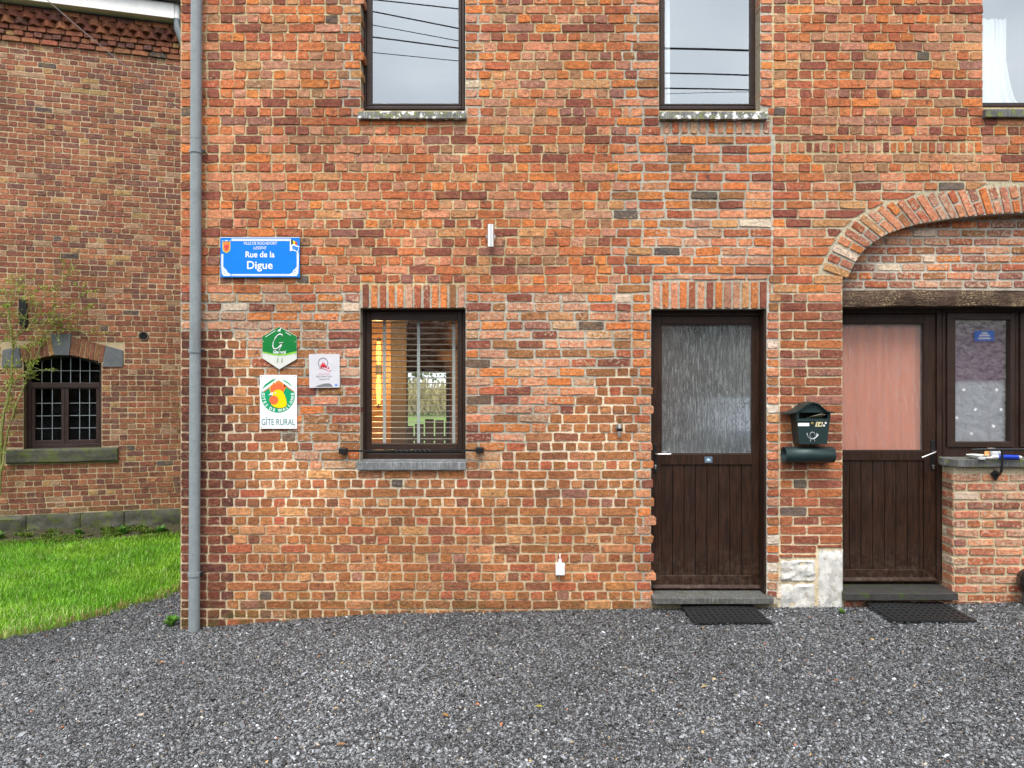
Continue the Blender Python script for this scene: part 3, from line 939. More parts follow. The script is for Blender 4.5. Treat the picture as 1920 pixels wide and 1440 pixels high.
B = Bricks()
WHITE_SPOTS = [(1449, 1010), (1449, 1059), (1449, 772)]
k0, k1 = int((889.8 - BOT_Y) / COURSE) - 1, int((889.8 - TOP_Y) / COURSE)
for k in range(k0, k1 + 1):
    yc = 889.8 - k * COURSE
    ya, yb = yc - COURSE / 2, yc + COURSE / 2
    ex = list(EXCL)
    slant = 0.0
    if 500 < yc < 530: ex.append((1581, OPEN_R, 490, 540))
    if yc < 508:
        ax = arch_x(yc + 2, ARCH_OUT)
        if ax is not None:
            ex.append((ax - 2, 2 * ARCH_M - ax + 2, ya - 1, yb + 1))
            x2, x3 = arch_x(max(ya, 346.5), ARCH_OUT), arch_x(yb, ARCH_OUT)
            slant = min(1.6, (x2 - x3) / COURSE)
    hshift = 1.2 * math.sin(k * 1.7)
    for sx0, sx1, st in segs(yc, k):
        for a, b, lo, hi in free_spans(sx0, sx1, ya, yb, ex):
            for x0, x1 in fill_row(a, b, st, k, 50.5, 24.4):
                h = (hi - lo - GAP[st] * 0.92) * random.uniform(0.95, 1.05)
                cx, cy = (x0 + x1) / 2, (lo + hi) / 2
                col = pick(PAL[st])
                near_door = st == 'P' and 530 < cy < 1130
                for wx, wy in WHITE_SPOTS:
                    if abs(cx - wx) < 12 and abs(cy - wy) < 9: col = (0.78, 0.76, 0.70, 0.8)
                if cy > 1120 and cx < 1225:     # damp, mossy foot of the wall
                    col = tuple(q * 0.8 for q in col[:3]) + (col[3],)
                kw = {}
                if slant and 0 <= (arch_x(yc + 2, ARCH_OUT) - x1) < 6: kw['slant_r'] = slant
                z = PZ(cy) + 0.004 * (math.sin(cx * 0.011 + k * 0.6)) * 0.5
                view = 1.0 if (cx < 1920 and cy > -5 and (x1 - x0) > 8 and cy < 1140) else 0.01
                if 357 < cx < 376: view *= 0.5
                B.put(PX(cx), D + random.uniform(-0.0035, 0.003), z, (x1 - x0) * U, h * U, 0.10, col, view=view,
                      rag=0.0034 if st in 'UPRW' else 0.0026, **kw)
# the right-hand parapet under the casement: front face and its return
pb = Bricks()
PY = D + 0.006
for k in range(-20, 3):
    yc = 889.8 - k * COURSE + 6
    if yc < 880 or yc > 1160: continue
    for x0, x1 in fill_row(1790, 2349, 'B', k, 50.0, 24):
        view = 1.0 if x0 < 1900 else 0.01
        B.put(PX((x0 + x1) / 2), PY + random.uniform(-.003, .003), PZ(yc), (x1 - x0) * U, 12.6 * U, 0.09, pick(PAL['B']), view=view)
    # chamfered return running back to the door
    xa, ya_ = PX(1765, D + .175), D + .175
    xb, yb_ = PX(1789), D + .012
    L = math.hypot(xb - xa, yb_ - ya_)
    ux, uy = (xb - xa) / L, (yb_ - ya_) / L
    cuts = [0.004, L - 0.004] if k % 2 else [0.004, L * 0.42, L - 0.004]
    for s0, s1 in zip(cuts[:-1], cuts[1:]):
        vs, fs = brick_geo(s1 - s0 - 0.008, 12.6 * U, 0.06)
        c = (s0 + s1) / 2
        vs = [(xa + ux * (c + x) - uy * y, ya_ + uy * (c + x) + ux * y, PZ(yc) + z) for x, y, z in vs]
        B.raw(vs, fs, pick(PAL['B']), 0.004)
B.build('brick', wall)

# parapet mortar body with the slanted return
xa, xb = PX(1765, D + .175) + .006, PX(1790) + .004
mb = MB()
bc = MORT['B'] + (1,)
zt, zb = PZ(876), PZ(1165)
pl = [(xa, D + .178), (xb, D + .016), (PX(2349), D + .016), (PX(2349), D + .26), (xa, D + .26)]
vs = [(x, y, zb) for x, y in pl] + [(x, y, zt) for x, y in pl]
mb.add(vs, [(0, 1, 6, 5), (1, 2, 7, 6), (2, 3, 8, 7), (3, 4, 9, 8), (4, 0, 5, 9), (5, 6, 7, 8, 9), (4, 3, 2, 1, 0)], bc)
mb.build('parapet', M['mortar'], house)

# reveals of the openings (mortar-coloured returns behind the bricks)
mb = MB()
for (a, b, c, d) in OPENINGS[:5]:
    x0, x1, z1, z0 = PX(a) - .004, PX(b) + .004, PZ(c) + .004, PZ(d) - .004
    col = (0.40, 0.34, 0.25, 1)
    y0, y1 = D + 0.008, D + 0.30
    mb.box(x0 - .06, x0, y0 + .003, y1, z0 - .05, z1 + .05, col)
    mb.box(x1, x1 + .06, y0 + .003, y1, z0 - .05, z1 + .05, col)
    mb.box(x0, x1, y0 + .003, y1, z1, z1 + .06, col)
    mb.box(x0, x1, y0 + .003, y1, z0 - .06, z0, col)
mb.box(PX(1581) - .07, PX(1581) - .004, D + .011, D + .32, PZ(1160), PZ(515), (0.45, 0.38, 0.27, 1))
mb.box(PX(OPEN_R) + .004, PX(OPEN_R) + .07, D + .011, D + .32, PZ(1160), PZ(515), (0.45, 0.38, 0.27, 1))
mb.build('reveal', M['mortar'], house)

# soldier courses over the window and the door, row below the upper sill and the header band
def soldiers(name, x0, x1, y0, y1, n, pal, gap=4.0, depth=0.10, seed_jit=0.0):
    bb = Bricks()
    p = (x1 - x0) / n
    for i in range(n):
        c = x0 + p * (i + .5)
        h = y1 - y0 - 1.5
        vw = (p - gap * random.uniform(.85, 1.15)) * U
        bb.put(PX(c), D + random.uniform(-.004, .003), PZ((y0 + y1) / 2 + random.uniform(-.7, .7)), vw, h * U, depth, pick(pal),
               ang=random.uniform(-.012, .012), rag=.002)
    bb.build(name, wall)
soldiers('lintel_brick', 677, 873, 533, 578, 12, PAL['R'])
soldiers('lintel_brick', 1223, 1440, 528, 579, 13, PAL['P'])
soldiers('upright_brick', 1241, 1446, 226, 251, 12, PAL['R'], 5.0)
soldiers('upright_brick', 1453, 1842, 266, 286, 27, PAL['U'], 3.2)

# arch ring: voussoirs alternate one whole brick and two halves
def resample(pts, n):
    P = np.array(pts, float)
    s = np.concatenate([[0], np.cumsum(np.hypot(*np.diff(P, axis=0).T))])
    t = np.linspace(0, s[-1], n)
    return np.stack([np.interp(t, s, P[:, 0]), np.interp(t, s, P[:, 1])], 1)
NV = 50
AI, AO = resample(ARCH_IN, NV + 1), resample(ARCH_OUT, NV + 1)
ab = Bricks()
for i in range(NV):
    m_i, m_o = (AI[i] + AI[i + 1]) / 2, (AO[i] + AO[i + 1]) / 2
    wi, wo_ = np.hypot(*(AI[i + 1] - AI[i])), np.hypot(*(AO[i + 1] - AO[i]))
    ax = m_o - m_i
    Ln = np.hypot(*ax)
    ang = math.atan2(-ax[0], -ax[1])         # rotation of the long axis from vertical (pixel y is down)
    parts = [(0.03, 0.97)] if i % 2 == 0 else [(0.03, 0.47), (0.54, 0.97)]
    for f0, f1 in parts:
        fm = (f0 + f1) / 2
        c = m_i + ax * fm
        w = (wi + (wo_ - wi) * fm) - 4.6
        ab.put(PX(c[0]), D + random.uniform(-.005, .002), PZ(c[1]), w * U, Ln * (f1 - f0) * U, 0.115, pick(PAL['B'] if i % 3 else PAL['P']),
               ang=-math.atan2(ax[0], -ax[1]), view=1 if c[0] < 1920 else .01, rag=.0022)
ab.build('arch_brick', wall)
mb = MB()
n = len(ARCH_IN)
vs = []
for (xi, yi), (xo, yo) in zip(ARCH_IN, ARCH_OUT):
    vs += [(PX(xi), D + .007, PZ(yi) + .003), (PX(xo), D + .007, PZ(yo)), (PX(xi), D + .2, PZ(yi) + .003), (PX(xo), D + .2, PZ(yo))]
fs = []
for i in range(n - 1):
    a, b = i * 4, i * 4 + 4
    fs += [(a, a + 1, b + 1, b), (a, b, b + 2, a + 2), (a + 1, a + 3, b + 3, b + 1), (a + 2, b + 2, b + 3, a + 3)]
fs += [(0, 2, 3, 1), (n * 4 - 4, n * 4 - 3, n * 4 - 1, n * 4 - 2)]
mb.add(vs, fs, (0.46, 0.43, 0.36, 1)).build('arch_ring', M['mortar'], house)

# bricked-in tympanum under the arch, set back
TY = D + 0.10
tb = Bricks()
TC = 16.0
def inner_top(x):
    return float(np.interp(x, [p[0] for p in ARCH_IN], [p[1] for p in ARCH_IN]))
for k in range(9):
    yc = 541 - TC * (k + .5)
    xl = 1581.0
    if yc < 523:
        pts = [p for p in ARCH_IN if p[0] <= ARCH_M]
        xl = float(np.interp(yc, [p[1] for p in pts][::-1], [p[0] for p in pts][::-1])) if yc > 398 else 1900
    for x0, x1 in fill_row(xl - 6, 2 * ARCH_M - xl + 6, 'T', k, 47.5, 24):
        vw = 1 if x0 < 1890 else .01
        tb.put(PX((x0 + x1) / 2, TY), TY + random.uniform(-.003, .003), PZ(yc, TY), (x1 - x0) * TY / F, (TC - 3.6) * TY / F, .06, pick(PAL['T']), view=vw)
tymp = mortar_sheet('infill_wall', np.linspace(PX(1565), PX(2 * ARCH_M - 1565), 230), np.linspace(PZ(552, TY), PZ(380), 60),
                    lambda x, z: np.ones(x.shape, bool), TY + .008, lambda X, Z: np.broadcast_to(np.array(MORT['T']), X.shape + (3,)).copy(), house, seed=9)
tb.build('brick', tymp)

# weathered oak beam
bm_x = np.linspace(PX(1579), PX(OPEN_R + 2), 90)
vs, fs = [], []
BY = D + 0.02
for i, x in enumerate(bm_x):
    nz = lambda s, a: a * (float(fbm(np.array(x * 3.1), np.array(s * 1.0), s, 3)) - .5)
    zt, zb_ = PZ(543, BY) + nz(1, .016), PZ(574.5, BY) + nz(2, .022)
    zm = (zt + zb_) / 2
    vs += [(x, BY + .006 + nz(3, .012), zt - .002), (x, BY - .002 + nz(4, .02), zm + .02), (x, BY + .002 + nz(6, .02), zm - .012), (x, BY + .008 + nz(5, .016), zb_ + .003), (x, BY + .16, zb_ + .003), (x, BY + .16, zt)]
for i in range(len(bm_x) - 1):
    for j in range(6):
        a, b = i * 6 + j, i * 6 + (j + 1) % 6
        fs.append((a, b, b + 6, a + 6))
fs += [(0, 1, 2, 3, 4, 5), tuple(len(vs) - 6 + j for j in range(6))]
MB().add(vs, fs).build('beam', M['beam'], house, smooth='auto')

# limestone blocks at the foot of the pier
def rough_block(name, x0, x1, y0, y1, Y0, m, parent, seed, amp=.012, pxpy=True, depth=.18, local=False):
    nx, nz = 14, 14
    if pxpy: X0, X1, Z1, Z0 = PX(x0), PX(x1), PZ(y0), PZ(y1)
    else: X0, X1, Z0, Z1 = x0, x1, y0, y1
    u = np.linspace(0, 1, nx)
    A, Bv = np.meshgrid(u, u)
    e = np.minimum(np.minimum(A, 1 - A) * (X1 - X0), np.minimum(Bv, 1 - Bv) * (Z1 - Z0))
    rnd = np.clip(e / .018, 0, 1)
    X = X0 + A * (X1 - X0) + .006 * (fbm(A * 4, Bv * 4, seed + 3) - .5)
    Z = Z0 + Bv * (Z1 - Z0) + .006 * (fbm(A * 4, Bv * 4, seed + 6) - .5)
    Y = Y0 + .016 * (1 - np.sqrt(rnd)) + amp * (fbm(A * 5, Bv * 5, seed, 4) - .5) * rnd
    V = [(X.flat[i], Y.flat[i], Z.flat[i]) for i in range(nx * nz)]
    ix = np.arange(nx * nz).reshape(nz, nx)
    Fs = [(int(ix[j, i]), int(ix[j, i + 1]), int(ix[j + 1, i + 1]), int(ix[j + 1, i])) for j in range(nz - 1) for i in range(nx - 1)]
    b = [(X0, Y0 + depth, Z0), (X1, Y0 + depth, Z0), (X1, Y0 + depth, Z1), (X0, Y0 + depth, Z1)]
    n0 = len(V)
    V += b
    bot, top = [int(v) for v in ix[0]], [int(v) for v in ix[-1]]
    lef, rig = [int(v) for v in ix[:, 0]], [int(v) for v in ix[:, -1]]
    Fs += [tuple(bot[::-1]) + (n0, n0 + 1), tuple(top) + (n0 + 2, n0 + 3), tuple(lef) + (n0 + 3, n0), tuple(rig[::-1]) + (n0 + 1, n0 + 2), (n0 + 3, n0 + 2, n0 + 1, n0)]
    return MB().add(V, Fs).build(name, m, parent, smooth='auto', local=local)
for i, r in enumerate([(1463, 1530.5, 1050, 1091), (1462, 1529.5, 1094, 1160), (1534, 1581.5, 1030, 1160)]):
    rough_block('stone', *r, D - .006, M['lime'], house, 11 + i * 7, .05)

# sills
def sill(x0, x1, y0, y1, m, out=.035, name='sill', back=.16):
    Yf = D - out
    X0, X1 = PX(x0, Yf), PX(x1, Yf)
    zt, zb_ = PZ(y0, Yf), PZ(y1, Yf)
    mb = MB()
    n = 14
    vs, fs = [], []
    for i in range(n + 1):
        x = X0 + (X1 - X0) * i / n
        w = .002 * math.sin(i * 2.3)
        vs += [(x, Yf + w, zb_ + w * .6), (x, Yf + w, zt - .004), (x, Yf + .005, zt), (x, D + back, zt + .012), (x, D + back, zb_)]
    for i in range(n):
        for j in range(5):
            a, b = i * 5 + j, i * 5 + (j + 1) % 5
            fs.append((a, b, b + 5, a + 5))
    fs += [(0, 1, 2, 3, 4), tuple(n * 5 + j for j in range(5))]
    return mb.add(vs, fs).build(name, m, house, bevel=.002)
sill(671, 874, 208, 222, M['bluestone_w'])
sill(1238, 1440, 208.5, 223, M['bluestone_w'])
sill(1848, 2040, 204, 219, M['bluestone_g'])
sill(669, 873, 866.5, 881, M['bluestone'])
# right-hand sill with its slanted end
mb = MB()
Yf = D - .03
zt, zb_ = PZ(861.5, Yf), PZ(876, Yf)
pl = [(PX(1763, D + .15), D + .15), (PX(1762, D + .1), D + .10), (PX(1796, Yf), Yf), (PX(2352), Yf), (PX(2352), D + .20), (PX(1763, D + .15), D + .20)]
vs = [(x, y, zb_) for x, y in pl] + [(x, y, zt) for x, y in pl]
n = len(pl)
mb.add(vs, [tuple(range(n - 1, -1, -1)), tuple(range(n, 2 * n))] + [(i, (i + 1) % n, (i + 1) % n + n, i + n) for i in range(n)])
mb.build('sill', M['bluestone_g'], house, bevel=.004)

# door steps
def step(x0, x1, y0, y1, m, Yf, Yb, xb1=None):
    zt, zb_ = PZ(y0, Yf), PZ(y1, Yf)
    X0, X1 = PX(x0, Yf), PX(x1, Yf)
    Xb1 = X1 if xb1 is None else xb1
    pl = [(X0, Yf), (X1, Yf), (X1, D + .012), (Xb1, Yb), (X0, Yb)]
    vs = [(x, y, zb_) for x, y in pl] + [(x, y, zt) for x, y in pl]
    n = 5
    return MB().add(vs, [tuple(range(n - 1, -1, -1)), tuple(range(n, 2 * n))] + [(i, (i + 1) % n, (i + 1) % n + n, i + n) for i in range(n)]).build('step', m, house, bevel=.004)
step(1225.5, 1451, 1121.5, 1133, m_stone('grey_step_stone', (0.055, 0.055, 0.052), (0.125, 0.125, 0.118), [((0.10, 0.10, 0.05), 12, 0.58)], 0.6), D - .085, D + .16, PX(1440))
step(1585, 1797, 1113, 1126, M['bluestone_d'], D - .06, D + .22, PX(1757, D + .2))
# rough footing below the steps
mb = MB().box(PX(1222), PX(1456), D - .012, D + .12, -.12, PZ(1132), (0.23, 0.19, 0.12, 1))
mb.build('footing', M['mortar'], house)
fb = Bricks()
for x0, x1 in fill_row(1584, 1800, 'B', 1, 52, 24):
    fb.put(PX((x0 + x1) / 2), D + .0, PZ(1132), (x1 - x0) * U, .044, .09, (0.25, 0.10, 0.065, .35), view=.5)
fb.build('footing_brick', house)
MB().box(PX(1581), PX(1802), D + .008, D + .2, -.1, PZ(1124), (0.3, 0.24, 0.16, 1)).build('footing', M['mortar'], house)

# ------------------------------------------------------------------ windows
def window(x0, x1, y0, y1, gx0, gx1, gy0, gy1, glass, Y=D + .105, sill_h=None, bottom=None, name='window'):
    """outer frame box and glass box in pixels of plane Y"""
    X0, X1, Z1, Z0 = PX(x0, Y), PX(x1, Y), PZ(y0, Y), PZ(y1, Y)
    a, b, c, d = PX(gx0, Y), PX(gx1, Y), PZ(gy0, Y), PZ(gy1, Y)
    fw = .022
    mb = MB()
    mb.box(X0, X0 + fw, Y, Y + .07, Z0, Z1)
    mb.box(X1 - fw, X1, Y, Y + .07, Z0, Z1)
    mb.box(X0 + fw, X1 - fw, Y, Y + .07, Z1 - fw, Z1)
    mb.box(X0 + fw, X1 - fw, Y, Y + .07, Z0, Z0 + (bottom or fw))
    w = mb.build(name, M['pvc'], house, bevel=.003)
    s0, s1, t0, t1 = X0 + fw + .002, X1 - fw - .002, Z0 + (bottom or fw) + .010, Z1 - fw - .002
    mb = MB()
    mb.box(s0, a, Y + .006, Y + .062, t0, t1)
    mb.box(b, s1, Y + .006, Y + .062, t0, t1)
    mb.box(a, b, Y + .006, Y + .062, c, t1)
    mb.box(a, b, Y + .006, Y + .062, t0, d)
    mb.build('sash', M['pvc_h'], w, bevel=.004)
    MB().box(s0 + .004, s1 - .004, Y + .004, Y + .05, t0 - .010, t0 - .003).build('seal', M['black'], w)
    MB().box(a - .004, b + .004, Y + .026, Y + .030, d - .004, c + .004).build('pane', glass, w)
    return w
W1 = window(681, 871, -95, 205, 697, 859.5, -70, 193, M['glass_up'])
W2 = window(1232, 1424, -95, 205, 1247, 1407.5, -70, 193.5, M['glass_up'])
W3 = window(1836, 2030, -95, 200, 1843, 2014, -70, 192, M['glass_up'])
WL = window(680, 873, 577, 864, 694.5, 857.5, 600.5, 832, M['glass'], bottom=.055)

# ------------------------------------------------------------------ door 1
def door(x0, x1, y0, y1, gx, gy, px_edges, py, rail_b, handle, glass, Y, fx, name, hinge, label):
    """x0..y1: leaf in pixels at plane Y; gx, gy: glass; px_edges: board edges; fx: outer frame"""
    X = lambda v: PX(v, Y)
    Z = lambda v: PZ(v, Y)
    mb = MB()
    mb.box(X(fx[0]), X(x0), Y - .012, Y + .07, Z(y1), Z(fx[2]))
    mb.box(X(x1), X(fx[1]), Y - .012, Y + .07, Z(y1), Z(fx[2]))
    mb.box(X(x0), X(x1), Y - .012, Y + .07, Z(y0), Z(fx[2]))
    fr = mb.build('door_frame', M['pvc'], house, bevel=.003)
    mb = MB()
    bl_, br_ = px_edges[0], px_edges[-1]
    zb_ = Z(y1) + .012
    mb.box(X(x0) + .002, X(gx[0]), Y, Y + .055, zb_, Z(y0) - .003)
    mb.box(X(gx[1]), X(x1) - .002, Y, Y + .055, zb_, Z(y0) - .003)
    mb.box(X(gx[0]), X(gx[1]), Y, Y + .055, Z(gy[0]), Z(y0) - .003)
    mb.box(X(gx[0]), X(gx[1]), Y, Y + .055, Z(py[0]), Z(gy[1]))
    mb.box(X(gx[0]), X(gx[1]), Y, Y + .055, zb_, Z(py[1]))
    d = mb.build('door', M['door'], house, bevel=.0035, label=label)
    for a, b in zip(px_edges[:-1], px_edges[1:]):
        MB().box(X(a) + .0016, X(b) - .0016, Y + .010, Y + .05, Z(py[1]) - .004, Z(py[0]) + .004).build('board', M['door'], d, bevel=.004)
    MB().box(X(px_edges[0]), X(px_edges[-1]), Y + .028, Y + .05, Z(py[1]), Z(py[0])).build('panel_back', M['black'], d)
    MB().box(X(gx[0]) - .006, X(gx[1]) + .006, Y + .022, Y + .027, Z(gy[1]) - .006, Z(gy[0]) + .006).build('pane', glass, d)
    MB().ring(X(gx[0]) - .001, X(gx[1]) + .001, Z(gy[1]) - .001, Z(gy[0]) + .001, .006, Y + .005, Y + .021).build('bead', M['pvc'], d)
    vs = [(0, 0), (0, .026), (-.022, .008), (-.022, 0)]
    mb = MB()
    zz = Z(y1) + .014
    xs_ = (X(x0) + .006, X(x1) - .006)
    v8 = [(x, Y + dy, zz + dz) for x in xs_ for dy, dz in vs]
    mb.add(v8, [(0, 1, 2, 3), (7, 6, 5, 4), (0, 4, 5, 1), (1, 5, 6, 2), (2, 6, 7, 3), (3, 7, 4, 0)]).build('drip_rail', M['door'], d)
    hx, hy, hdir, plx0, plx1, ply0, ply1, ky, tilt = handle
    MB().box(X(plx0), X(plx1), Y - .008, Y + .002, Z(ply1), Z(ply0)).build('handle_plate', M['black'], d, bevel=.003)
    cx = X((plx0 + plx1) / 2)
    MB().tube([(cx, Y - .006, Z(hy)), (cx, Y - .040, Z(hy)), (cx + .012 * hdir, Y - .050, Z(hy) - tilt * .1), (cx + .11 * hdir, Y - .050, Z(hy) - tilt)], .0065, 10).build('handle', M['steel'], d, smooth='auto')
    mb = MB()
    mb.lathe([(.0001, -.016), (.0085, -.015), (.0085, -.004)], (cx, Y, Z(ky)), 'y', 14)
    mb.box(cx - .004, cx + .004, Y - .0145, Y - .004, Z(ky) - .024, Z(ky))
    mb.build('lock', M['steel'], d)
    return fr, d
Y1 = D + .115
Z1L, Z1H = PZ(1121), PZ(581)
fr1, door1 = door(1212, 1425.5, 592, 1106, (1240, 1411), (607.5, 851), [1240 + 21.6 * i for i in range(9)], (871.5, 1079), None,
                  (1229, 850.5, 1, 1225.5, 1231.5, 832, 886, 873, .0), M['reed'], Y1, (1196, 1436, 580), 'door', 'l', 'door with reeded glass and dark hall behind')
pl_ = MB().box(PX(1321, Y1), PX(1335.5, Y1), Y1 - .003, Y1 + .001, PZ(867.5, Y1), PZ(856, Y1)).build('door_plaque', plain('blue_grey_plaque', (0.10, 0.15, 0.21), .4), door1)
MB().prism(ppoly([(1325, 864), (1331.5, 864), (1332, 861.5), (1328.3, 859), (1324.6, 861.5)], Y1 - .003), Y1 - .0042, Y1 - .003).build('plaque_emblem', plain('pale_blue_print', (0.5, 0.62, 0.72), .4), door1)

MB().box(PX(1437) - .013, PX(1437) - .002, D + .012, Y1 - .013, Z1L, Z1H).build('door_lining', M['pvc'], house, bevel=.002)
Y2 = D + .185
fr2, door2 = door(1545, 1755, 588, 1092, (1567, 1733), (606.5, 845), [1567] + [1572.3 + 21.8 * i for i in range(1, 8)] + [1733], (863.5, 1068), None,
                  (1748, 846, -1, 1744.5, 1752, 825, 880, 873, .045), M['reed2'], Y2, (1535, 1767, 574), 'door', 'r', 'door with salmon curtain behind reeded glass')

# casements to the right of door 2
YC = D + .165
for i in range(4):
    o = i * 137.0
    X = lambda v: PX(v + o, YC)
    Z = lambda v: PZ(v, YC)
    mb = MB().ring(X(1768), X(1905 - .6), Z(856.5), Z(574), .022, YC, YC + .08, wb=.075, wt=.05)
    w = mb.build('casement_window', M['pvc'], house, bevel=.003)
    mb = MB()
    sx0, sx1, st, sb = X(1774.5), X(1898), Z(586.5), Z(838.5)
    a, b, c, d_ = X(1790), X(1893), Z(600), Z(828)
    mb.box(sx0, a, YC - .012, YC + .06, sb, st)
    mb.box(b, sx1, YC - .012, YC + .06, sb, st)
    mb.box(a, b, YC - .012, YC + .06, c, st)
    mb.box(a, b, YC - .012, YC + .06, sb, d_)
    mb.build('sash', M['pvc_h'], w, bevel=.004)
    MB().box(a - .004, b + .004, YC + .016, YC + .020, d_ - .004, c + .004).build('pane', M['glass_r'], w)

# ------------------------------------------------------------------ inside of the house and its shell
def shell(name, m, boxes):
    mb = MB()
    for bx in boxes: mb.box(*bx)
    return mb.build(name, m, house)
HX0, HX1, HY1, HT = PX(LEFT_X) + .01, PX(RIGHT_X), 9.6, PZ(TOP_Y)
wx0, wx1, wz0, wz1 = PX(764, 9.55), PX(838.5, 9.55), PZ(835, 9.55), PZ(698, 9.55)
shell('inner_wall', M['roomdark'], [
    (HX0, wx0, 9.5, HY1, -.3, 2.75), (wx1, HX1, 9.5, HY1, -.3, 2.75), (wx0, wx1, 9.5, HY1, wz1, 2.75), (wx0, wx1, 9.5, HY1, -.3, wz0),
    (HX0, HX0 + .1, D + .31, 9.5, -.3, 2.75), (HX1 - .1, HX1, D + .31, 9.5, -.3, 2.75),
    (.55, .62, D + .31, 9.5, -.05, 2.75), (2.15, 2.22, D + .31, 9.5, -.05, 2.75), (.62, 2.15, 7.2, 7.3, -.05, 2.75)])
shell('upper_inner_wall', M['darkroom'], [
    (HX0, HX1, 9.5, HY1, 2.9, HT), (HX0, HX0 + .1, D + .31, 9.5, 2.9, HT), (HX1 - .1, HX1, D + .31, 9.5, 2.9, HT)])
shell('floor_slab', M['roomdark'], [(HX0, HX1, D + .31, HY1, -.32, -.05), (HX0, HX1, D + .31, HY1, 2.75, 2.9)])
shell('roof', plain('slate', (0.05, 0.052, 0.058), .6), [(HX0 - .15, HX1 + .15, D - .25, HY1 + .2, HT, HT + .15)])
# blockwork behind the brick skin so that no daylight leaks in
lf = []
def back_wall(z0, z1, ops):
    x = HX0
    for a, b, c, d in sorted(ops):
        A, Bx = PX(a) - .05, PX(b) + .05
        lf.append((x, A, D + .24, D + .31, z0, z1))
        lf.append((A, Bx, D + .24, D + .31, PZ(c) + .05, z1))
        if PZ(d) - .05 > z0: lf.append((A, Bx, D + .24, D + .31, z0, PZ(d) - .05))
        x = Bx
    lf.append((x, HX1, D + .24, D + .31, z0, z1))
back_wall(-.3, 2.82, OPENINGS[3:5] + [(1581, OPEN_R, 574, 1126)])
back_wall(2.82, HT, OPENINGS[:3])
shell('inner_leaf', M['roomdark'], lf)
shell('side_wall', M['mortar'], [(PX(LEFT_X) + .006, PX(LEFT_X) + .0098, D + .09, HY1, -.4, HT)])

# lived-in room behind the lower window
MB().box(PX(600, 8.3), PX(733, 8.3), 8.3, 8.42, -.05, 2.75).build('wood_partition', M['roomwall'], house)
MB().box(HX0 + .1, .55, D + .35, 9.5, 2.70, 2.748).build('wood_ceiling', M['roomwall'], house)
MB().box(PX(733, 8.4), PX(764, 8.4), 8.32, 8.42, -.05, 2.75).build('dark_cupboard', M['darkroom'], house)
MB().box(PX(740, 9.2), PX(880, 9.2), 9.2, 9.24, PZ(676, 9.2), PZ(655, 9.2)).build('wood_header', M['roomwall'], house)
MB().ring(wx0 - .03, wx1 + .03, wz0 - .03, wz1 + .03, .035, 9.44, 9.495).build('back_window_frame', M['pvc'], house)
lamp = thing('wall_sconce', 'glowing yellow wall lamp seen through the blind of the ground-floor window', 'lamp', (PX(709, 8.25), 8.3, PZ(697, 8.25)))
lx = PX(710, 8.25)
gm = m_emit('lamp_glow', (1.0, 0.44, 0.09), 1.5)
pld = bpy.data.lights.new('room_fill', 'POINT')  # added fill light, set off the sconce to brighten the room's back wall
pld.energy = 55
pld.color = (1.0, 0.55, 0.2)
pld.shadow_soft_size = .05
pl_o = bpy.data.objects.new('room_fill', pld)
pl_o.location = (PX(708, 7.7), 7.7, PZ(694, 8.1))
link(pl_o, lamp)
for ya, yb in ((640, 684), (703, 757)):
    MB().lathe([(.022, PZ(yb, 8.25)), (.034, PZ((ya + yb) / 2, 8.25)), (.022, PZ(ya, 8.25))], (lx, 8.25, 0), 'z', 12).build('wall_glow_lobe', gm, lamp, smooth='auto')  # emissive lobes stand in for the lamp's light on the wall
MB().box(lx - .03, lx + .03, 8.235, 8.30, PZ(702, 8.25), PZ(685, 8.25)).build('lamp_base', M['black'], lamp)

blind = thing('venetian_blind', 'open venetian blind with three pale tapes inside the ground-floor window', 'blind', (PX(776, D + .22), D + .22, PZ(838, D + .22)))
YB = D + .205
nsl = 24
for i in range(nsl):
    y = 594 + 10.4 * i
    z = PZ(y, YB + .02)
    mb = MB()
    x0, x1 = PX(684, YB), PX(868, YB)
    sec = [(0, .0030), (.016, .0038), (.034, .0024), (.05, -.001), (.05, -.0042), (.034, -.001), (.016, .001), (0, -.0004)]
    v = [(x, YB + a, z + b) for x in (x0, x1) for a, b in sec]
    n = 8
    mb.add(v, [(j, (j + 1) % n, (j + 1) % n + n, j + n) for j in range(n)] + [tuple(range(n)), tuple(range(2 * n - 1, n - 1, -1))])
    mb.build('slat', M['slat'], blind)
for xt in (721, 785, 851):
    X = PX(xt, YB)
    MB().box(X - .0115, X + .0115, YB - .006, YB - .004, PZ(842, YB), PZ(588, YB)).build('tape', M['tape'], blind)
MB().box(PX(684, YB), PX(868, YB), YB, YB + .05, PZ(846, YB), PZ(840, YB)).build('bottom_rail', M['slat'], blind)
MB().box(PX(684, YB), PX(868, YB), YB, YB + .05, PZ(588, YB), PZ(580, YB)).build('head_rail', M['slat'], blind)

# garden seen through the house
fence = thing('picket_fence', 'brown wooden fence behind the house seen through the back window', 'fence', (-1.1, 10.6, 0))
for i in range(11):
    x = -1.95 + i * .155
    h = 1.12 + random.uniform(-.09, .07)
    MB().box(x, x + .132, 10.6, 10.63, -.25, h).build('picket', M['roomwall'], fence)
for z in (.35, .85):
    MB().box(-2.0, -.2, 10.632, 10.67, z, z + .07).build('rail', M['roomwall'], fence)

